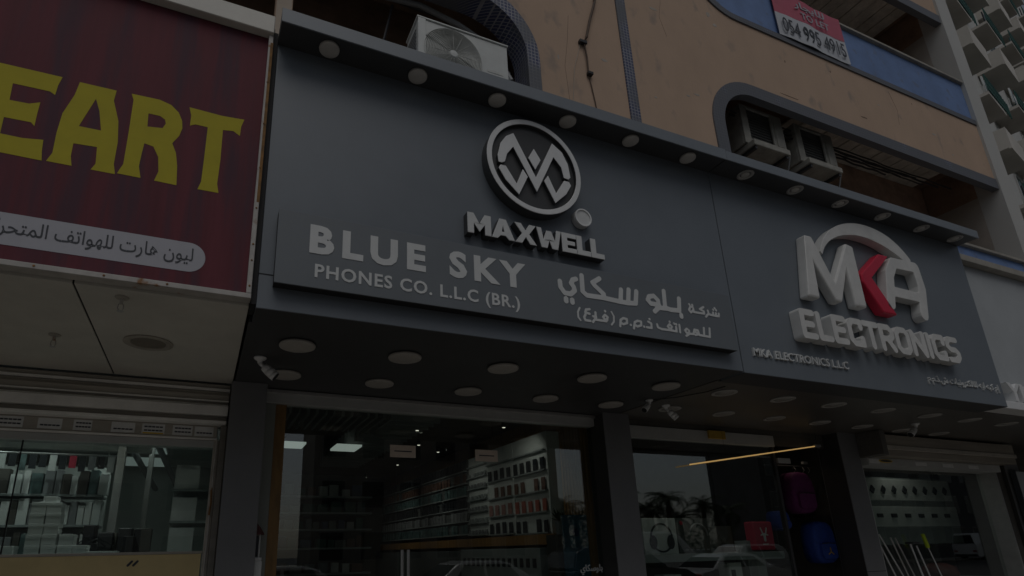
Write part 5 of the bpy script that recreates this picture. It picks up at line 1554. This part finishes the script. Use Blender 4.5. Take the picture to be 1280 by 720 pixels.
# tripods and poles standing in front of the glass
def poles(lines, z, lab, m, heads=True):
    """legs given by their upper end and a lower point; each leg runs on down to the pavement"""
    x0, z0 = lines[0][0], lines[0][1]
    t = thing('tripod', lab, 'tripod', (x0, 6.05, 0), 'folded tripods in front of the right window')
    for i, (xa, za, xb, zb) in enumerate(lines):
        k = za/(za-zb)*0.998
        xe = xa+(xb-xa)*k
        y = 6.05+0.03*i
        MB().tube([(xa, y, za), (xe, y-0.05, 0.012)], 0.013, 8, 0.010).build('leg', m, t)
        MB().tube([(xa+(xe-xa)*0.55, y-0.027, za*0.45+0.005), (xe+(xa-xe)*0.43, y-0.03, za*0.43)], 0.019, 8).build('leg_clamp', BLACK, t)
        MB().tube([(xe, y-0.05, 0.03), (xe, y-0.05, 0.0)], 0.016, 8).build('rubber_foot', BLACK, t)
    if heads:
        xm = sum(l[0] for l in lines)/len(lines)
        MB().box(xm-0.09, xm+0.09, 6.02, 6.13, max(l[1] for l in lines), max(l[1] for l in lines)+0.03).build('head', DARKM, t, 0.004)
POLEM = mat('bright_pole', (0.66, 0.67, 0.66), 0.35, 0.2, 0.05, 6)
poles([(9.682, 1.715, 9.929, 1.097), (9.836, 1.713, 10.16, 1.089)], 0, 'pale two-railed stand nearest the pillar in front of the right shop window', POLEM, False)
poles([(10.051, 1.663, 10.25, 1.05), (10.209, 1.661, 10.45, 1.05)], 0, 'grey tripod leaning just right of the pale two-railed stand', ALU, False)
poles([(10.512, 1.56, 10.60, 1.07), (10.706, 1.532, 10.83, 1.067), (10.60, 1.55, 10.72, 1.05)], 0, 'white tripod standing left of the lime handle', POLEM)
pk = thing('selfie_stick', 'slim white pole with a lime yellow handle standing among the tripods', 'pole', (10.95, 6.03, 0))
MB().tube([(10.945, 6.05, 1.50), (11.42, 6.0, 0.0)], 0.010, 8).build('shaft', POLEM, pk)
MB().tube([(10.885, 6.05, 1.71), (10.945, 6.05, 1.50)], 0.026, 10, 0.030).build('handle', LIMEP, pk)
rc = thing('red_case', 'dark red rounded case on the counter behind the tripods', 'case', (12.1, 6.7, 0.97))
MB().lathe([(0.0005, 0.961), (0.24, 0.961), (0.27, 1.05), (0.24, 1.16), (0.12, 1.22), (0.0005, 1.23)], 20, (12.2, 6.65, 0)).build('shell', mat('dark_red_plastic', (0.20, 0.05, 0.04), 0.45, 0, 0.1, 6), rc, 0, True)
MB().box(12.1, 12.3, 6.62, 6.68, 1.231, 1.25).build('handle', BLACK, rc, 0.004)
# ============================================================ balcony tower behind
tw = thing('balcony_tower', 'white residential tower with rows of boxy balconies and green railings behind the ochre building', 'building', (43.6, 14.16, 0))
TD = Vector((0.981, 0.195, 0)).normalized()
TN = Vector((TD.y, -TD.x, 0))          # towards the street
T0 = Vector((43.597, 14.162, 0))
def tb(u0, u1, n0, n1, z0, z1, name, m, bev=0, parent=tw, mb=None):
    vs = []
    for z in (z0, z1):
        for u, n in ((u0, n0), (u1, n0), (u1, n1), (u0, n1)):
            p = T0+TD*u+TN*n
            vs.append((p.x, p.y, z))
    m_ = (mb or MB()).add(vs, [(0, 3, 2, 1), (4, 5, 6, 7), (0, 1, 5, 4), (1, 2, 6, 5), (2, 3, 7, 6), (3, 0, 4, 7)])
    return m_ if mb is not None else m_.build(name, m, parent, bev)
tb(-28, 45, -14, 0, -0.1, 70, 'tower_wall', TOWERW)
BAY = 8.3
u_off = -8.3-1.9
random.seed(12)
def balcony_parts(u, z, kind):
    """geometry of one balcony with its floor at height z"""
    b = tb(u-1.45, u+1.45, 0.005, 1.2, z-0.18, z, 'balcony', TOWERS, 0)
    if kind == 'box':
        f = tb(u-1.45, u+1.45, 1.201, 1.30, z-0.25, z+0.95, 'p', TOWERW, mb=MB())
        tb(u-1.45, u-1.35, 0.006, 1.2, z+0.001, z+0.95, 'p', TOWERW, mb=f)
        tb(u+1.35, u+1.45, 0.006, 1.2, z+0.001, z+0.95, 'p', TOWERW, mb=f)
        sub('parapet', f, TOWERS, b)
    else:
        f = MB()
        for zz in (0.05, 0.5, 0.95):
            tb(u-1.45, u+1.45, 1.20, 1.25, z+zz, z+zz+0.06, 'p', GREENM, mb=f)
        for k in range(13):
            uu = u-1.45+k*3.75/12
            tb(uu, uu+0.05, 1.20, 1.25, z+0.02, z+1.0, 'p', GREENM, mb=f)
        sub('railing', f, GREENM, b)
        for k in range(random.randint(3, 5)):
            uu = u+random.uniform(-1.3, 1.0)
            c = tb(uu, uu+random.uniform(0.2, 0.5), 1.0, 1.06, z+random.uniform(0.2, 0.6), z+random.uniform(1.2, 1.5), 'p', BOXW, mb=MB())
            sub('laundry', c, random.choice([BOXW, GREENG, BLACK, STK]), b)
    wdn = tb(u-1.2, u+1.2, 0.004, 0.04, z+0.1, z+2.3, 'window', GREENG if kind != 'box' else INTD)
    tb(u-0.04, u+0.04, 0.041, 0.06, z+0.1, z+2.3, 'p', TOWERW, mb=MB())
    fr = MB()
    tb(u-0.05, u+0.05, 0.041, 0.07, z+0.1, z+2.3, 'p', TOWERW, mb=fr)
    tb(u-1.28, u-1.2, 0.004, 0.07, z+0.05, z+2.35, 'p', TOWERW, mb=fr)
    tb(u+1.2, u+1.28, 0.004, 0.07, z+0.05, z+2.35, 'p', TOWERW, mb=fr)
    tb(u-1.2, u+1.2, 0.041, 0.07, z+2.3, z+2.38, 'p', TOWERW, mb=fr)
    sub('window_frame', fr, TOWERW, wdn)
for c_ in range(-2, 5):
    for f_ in range(2, 17):
        u = c_*BAY
        z = 30.0-0.6+(f_-9)*3.2
        if z < 2 or u < -20:
            continue
        balcony_parts(u, z, 'rail' if (f_+c_) % 2 == 0 else 'box')
# ============================================================ things across the street (seen reflected in the shop glass)
def block(x0, x1, y0, y1, h, lab, m, wm, floors, bays, group=None):
    t = thing('opposite_building', lab, 'building', ((x0+x1)/2, y1, 0))
    MB().box(x0, x1, y0, y1, -0.1, h).build('wall', m, t)
    MB().box(x0-0.2, x1+0.2, y0-0.2, y1+0.2, h+0.001, h+0.4).build('roof_edge', m, t)
    for f in range(floors):
        for b in range(bays):
            w = (x1-x0)/bays
            a = x0+b*w+w*0.22
            z = 1.2+f*3.3
            fr = MB().box(a-0.08, a+w*0.56+0.08, y1+0.002, y1+0.05, z-0.08, z+1.78).build('window', mat('window_trim', (0.35, 0.34, 0.32), 0.7, 0, 0.05, 3), t)
            sub('pane', MB().box(a, a+w*0.56, y1+0.051, y1+0.07, z, z+1.7), wm, fr)
    return t
WDM = mat('far_window_glass', (0.03, 0.035, 0.04), 0.15, 0, 0.05, 2)
block(6.6, 25.3, -31, -26, 26, 'brown apartment block across the street from the phone shop', mat('brown_block', (0.30, 0.27, 0.24), 0.85, 0, 0.1, 0.5), WDM, 6, 7)
block(47.3, 115, -32, -26, 30, 'tall dark block across the street from the electronics shop', mat('grey_block', (0.11, 0.11, 0.115), 0.85, 0, 0.1, 0.5), WDM, 7, 18)
block(-40, 1.5, -44, -30, 13, 'low pale block across the street to the left', mat('pale_block', (0.30, 0.28, 0.25), 0.85, 0, 0.1, 0.5), WDM, 3, 9)

# palm trees
TRK = mat('palm_trunk', (0.16, 0.12, 0.085), 0.9, 0, 0.2, 6, 0.3, 20)
FRD = mat('palm_frond', (0.045, 0.075, 0.03), 0.6, 0, 0.2, 3)
def palm_tree(x, y, h, seed, lab):
    rnd = random.Random(seed)
    t = thing('palm_tree', lab, 'palm tree', (x, y, 0), 'palm trees across the street')
    lean = rnd.uniform(-0.3, 0.3)
    MB().tube([(x, y, 0), (x+lean*0.3, y, h*0.4), (x+lean*0.7, y, h*0.75), (x+lean, y, h)], 0.24, 12, 0.16).build('trunk', TRK, t)
    cr = MB()
    for i in range(38):
        a = rnd.uniform(0, 2*PI)
        el_ = rnd.uniform(-0.35, 1.25)
        L = rnd.uniform(1.7, 2.5)
        p0 = Vector((x+lean, y, h))
        pts = []
        for k in range(9):
            s = k/8
            e = el_-1.5*s*s
            pts.append(p0+Vector((math.cos(a)*math.cos(e*0.9)*L*s, math.sin(a)*math.cos(e*0.9)*L*s, math.sin(el_)*L*s-0.9*L*s*s*0.7)))
        side = Vector((-math.sin(a), math.cos(a), 0))
        for k in range(1, 9):
            d = (pts[k]-pts[k-1])
            for q in range(3):
                p = pts[k-1]+d*(q/3)
                ll = 0.42*(1-((k-1+q/3)/8-0.35)**2)*rnd.uniform(0.8, 1.1)
                for sg_ in (-1, 1):
                    tip = p+side*sg_*ll+d.normalized()*ll*0.5-Vector((0, 0, ll*0.35))
                    cr.add([p-d*0.06, p+d*0.10, tip], [(0, 1, 2)])
        cr.tube(pts, 0.018, 4, 0.006)
    cr.build('crown', FRD, t)
    return t
for i, (x, y, h, lab) in enumerate(((24.9, -24.5, 4.6, 'palm tree next to the corner of the brown block across the street'), (27.2, -24.0, 4.2, 'short palm tree second from the brown block'), (29.8, -25.0, 4.9, 'palm tree in the middle of the gap across the street'), (32.4, -24.4, 4.5, 'palm tree right of the middle one across the street'), (35.0, -25.0, 5.3, 'tallest palm tree across the street'), (38.2, -24.6, 4.8, 'palm tree right of the tallest one across the street'), (41.0, -24.6, 4.3, 'palm tree nearest the tall dark block'))):
    palm_tree(x, y, h, i+1, lab)
for i, (x, h) in enumerate(((26.0, 3.6), (28.5, 3.9), (31.2, 3.5), (33.8, 4.0), (36.4, 4.4), (39.6, 4.0))):
    palm_tree(x, -28.5, h, 40+i, ['lower palm behind the two palms nearest the brown block', 'lower palm behind the middle of the palm row, left side', 'lower palm behind the middle palm', 'lower palm behind and left of the tallest palm', 'lower palm behind and right of the tallest palm', 'lower palm behind the palms nearest the tall dark block'][i])
hg = MB()
rnd = random.Random(5)
for i in range(5200):
    x, y = rnd.uniform(22, 48), rnd.uniform(-31.5, -29.5)
    z = rnd.uniform(0, 2.6+0.7*math.sin(x*0.9)+0.5*math.sin(x*2.3))
    a, b_ = rnd.uniform(0, 6.28), rnd.uniform(-1, 1)
    d = Vector((math.cos(a), math.sin(a), b_))*0.22
    e = Vector((-math.sin(a), math.cos(a), 0.3))*0.12
    p = Vector((x, y, z))
    hg.add([p-e, p+d, p+e], [(0, 1, 2)])
h_ = hg.build('shrub_bank', FRD)
h_['kind'] = 'stuff'
h_['label'] = 'bank of dark shrubs behind the palm trees across the street'

# parked cars
TYRE = mat('tyre_rubber', (0.02, 0.02, 0.02), 0.9, 0, 0.1, 9)
CGL = mat('car_glass', (0.02, 0.024, 0.028), 0.06, 0, 0, 1)
TAILM = mat('tail_lamp_red', (0.35, 0.02, 0.02), 0.3, 0, 0)
HEADM = mat('head_lamp', (0.6, 0.62, 0.64), 0.2, 0.3, 0)
def car(x, y, rz, paint, lab, kind='saloon'):
    t = thing('parked_car', lab, 'van' if kind == 'van' else 'car', (x, y, -0.11), 'cars parked along the kerb')
    t.rotation_euler = (0, 0, rz)
    P = {'saloon': dict(L=4.6, W=1.8, body=[(-2.30, .38), (-2.28, .62), (-2.2, .88), (-1.5, .98), (-.9, 1.0), (1.0, .99), (1.9, .86), (2.25, .70), (2.30, .45), (2.2, .25), (-2.2, .25)],
                        cab=[(-1.65, .97), (-1.05, 1.36), (-.7, 1.44), (.2, 1.45), (.55, 1.38), (1.15, .97)]),
         'suv': dict(L=4.7, W=1.9, body=[(-2.35, .45), (-2.33, .75), (-2.3, 1.08), (-1.5, 1.12), (1.1, 1.12), (1.95, 1.02), (2.3, .85), (2.35, .5), (2.25, .30), (-2.25, .30)],
                     cab=[(-2.2, 1.1), (-1.95, 1.62), (-1.6, 1.73), (.2, 1.75), (.55, 1.68), (1.25, 1.1)]),
         'van': dict(L=5.2, W=2.0, body=[(-2.6, .4), (-2.6, 1.2), (-2.55, 1.35), (1.6, 1.35), (2.2, 1.18), (2.55, .95), (2.6, .5), (2.5, .3), (-2.5, .3)],
                     cab=[(-2.58, 1.34), (-2.5, 2.2), (-2.3, 2.32), (.6, 2.32), (1.0, 2.2), (1.75, 1.33)])}[kind]
    W = P['W']/2
    def Q(mb, n, m, bev=0, sm=False):
        o = link(n, mb.mesh(n, m, sm), None, bev); o.parent = t; return o
    # body with wheel arches cut out of the lower edge
    wr = 0.36 if kind != 'saloon' else 0.33
    ax = P['L']*0.29
    bd = P['body'][:-2]
    low = P['body'][-2:]
    pts = list(bd)+[low[0]]
    for c in (ax, -ax):
        for i in range(9):
            a = PI*i/8
            pts.append((c+(wr+.05)*math.cos(a), low[0][1]+(wr+.05)*math.sin(a)))
    pts.append(low[1])
    Q(MB().ext([pts], -W, W), 'body', paint, 0.07)
    cabp = P['cab']
    c = MB()
    n = len(cabp)
    vs = []
    zm = max(p[1] for p in cabp)
    z0 = cabp[0][1]
    for s in (-1, 1):
        for (a, z) in cabp:
            k = (z-z0)/(zm-z0)
            vs.append((a, s*(W-0.04-0.22*k), z))
    fs = [tuple(range(n)), tuple(reversed(range(n, 2*n)))]
    for i in range(n):
        j = (i+1) % n
        fs.append((i, n+i, n+j, j))
    c.add(vs, fs)
    Q(c, 'cabin', paint, 0.05)
    # side windows, windscreen, rear window set a little proud
    def onside(a, z, s, out=0.012):
        k = (z-z0)/(zm-z0)
        return (a, s*(W-0.04-0.22*k+out), z)
    xr, xf = cabp[0][0], cabp[-1][0]
    zt = zm-0.10
    for s in (-1, 1):
        for (a0, a1) in ((0.16, 0.50), (0.53, 0.84)):
            xa, xb = xr+(xf-xr)*a0, xr+(xf-xr)*a1
            sl0 = 0.28 if a0 < .2 and kind != 'van' else 0
            sl1 = 0.34 if a1 > .8 else 0
            w = MB().add([onside(xa, z0+.05, s), onside(xb, z0+.05, s), onside(xb-sl1, zt, s), onside(xa+sl0, zt, s),
                          onside(xa, z0+.05, s, -.01), onside(xb, z0+.05, s, -.01), onside(xb-sl1, zt, s, -.01), onside(xa+sl0, zt, s, -.01)],
                         [(0, 1, 2, 3), (7, 6, 5, 4), (0, 4, 5, 1), (1, 5, 6, 2), (2, 6, 7, 3), (3, 7, 4, 0)])
            if not (kind == 'van' and a0 < .2):
                Q(w, 'side_window', CGL)
    for (p, q, nm) in ((cabp[-1], cabp[-2], 'windscreen'), (cabp[0], cabp[1], 'rear_window')):
        d = 0.02 if nm == 'windscreen' else -0.02
        def lerp(t_, yy):
            k = (p[1]+(q[1]-p[1])*t_-z0)/(zm-z0)
            return (p[0]+(q[0]-p[0])*t_+d, yy*(W-0.12-0.22*k), p[1]+(q[1]-p[1])*t_+0.012)
        w = MB().add([lerp(.1, -1), lerp(.1, 1), lerp(.92, 1), lerp(.92, -1)]+[(v[0]-d*1.2, v[1], v[2]-0.02) for v in (lerp(.1, -1), lerp(.1, 1), lerp(.92, 1), lerp(.92, -1))],
                     [(0, 1, 2, 3), (7, 6, 5, 4), (0, 4, 5, 1), (1, 5, 6, 2), (2, 6, 7, 3), (3, 7, 4, 0)])
        Q(w, nm, CGL)
    for s in (-1, 1):
        for c_ in (ax, -ax):
            wl = Q(MB().lathe([(wr*0.6, -.10), (wr*.95, -.11), (wr, -.08), (wr, .08), (wr*.95, .11), (wr*.6, .10)], 24, (c_, s*(W-.12), wr), 'Y'), 'wheel', TYRE)
            rm = bpy.data.objects.new('rim', MB().lathe([(0.001, s*.09), (wr*.2, s*.10), (wr*.55, s*.075), (wr*.62, s*.115), (wr*.62, s*.06)], 20, (c_, s*(W-.12), wr), 'Y').mesh('rim', ALU))
            COL.objects.link(rm); rm.parent = wl
        zb = P['body'][2][1]
        Q(MB().box(P['L']/2-.12, P['L']/2+.005, s*(W-.45) if s > 0 else -W+.08, s*(W-.08) if s > 0 else -(W-.45), .60, .72), 'headlight', HEADM, 0.02)
        Q(MB().box(-P['L']/2-.005, -P['L']/2+.1, s*(W-.40) if s > 0 else -W+.06, s*(W-.06) if s > 0 else -(W-.40), .68, .84), 'tail_light', TAILM, 0.02)
        Q(MB().box(xf-.42, xf-.28, s*W if s > 0 else -W-.16, W+.16 if s > 0 else -W, z0-.02, z0+.10), 'mirror', paint, 0.02)
    Q(MB().box(P['L']/2-.02, P['L']/2+.03, -W+.1, W-.1, .30, .48), 'bumper', DARKM, 0.02)
    Q(MB().box(-P['L']/2-.03, -P['L']/2+.02, -W+.1, W-.1, .32, .50), 'bumper', DARKM, 0.02)
    return t
def paint(n, c):
    m = mat(n, c, 0.25, 0.0, 0, 1)
    m.node_tree.nodes['Principled BSDF'].inputs['Coat Weight'].default_value = 0.8
    return m
PW_, PS_, PB_, PG_ = paint('white_car_paint', (0.82, 0.83, 0.83)), paint('silver_car_paint', (0.55, 0.56, 0.57)), paint('black_car_paint', (0.02, 0.022, 0.03)), paint('blue_car_paint', (0.03, 0.05, 0.11))
car(1.7, -3.0, PI, PS_, 'silver saloon parked behind the white saloon near the maroon shop')
car(7.0, -3.0, PI, PW_, 'white saloon parked in front of the phone shop')
car(12.3, -3.2, 0, PB_, 'black estate car parked beside the white saloon', 'suv')
car(18.0, -8.2, 0, PW_, 'white van parked across from the electronics shop', 'van')
car(23.5, -8.4, PI, PS_, 'silver off-roader parked behind the white van', 'suv')
car(17.3, -3.4, 0, PW_, 'white saloon parked at the kerb outside the electronics shop')
car(67, -20, 0.1, PW_, 'white van parked farthest down the street', 'van')
car(-5.4, -2.8, 0, PW_, 'white off-roader parked outside the maroon shop', 'suv')
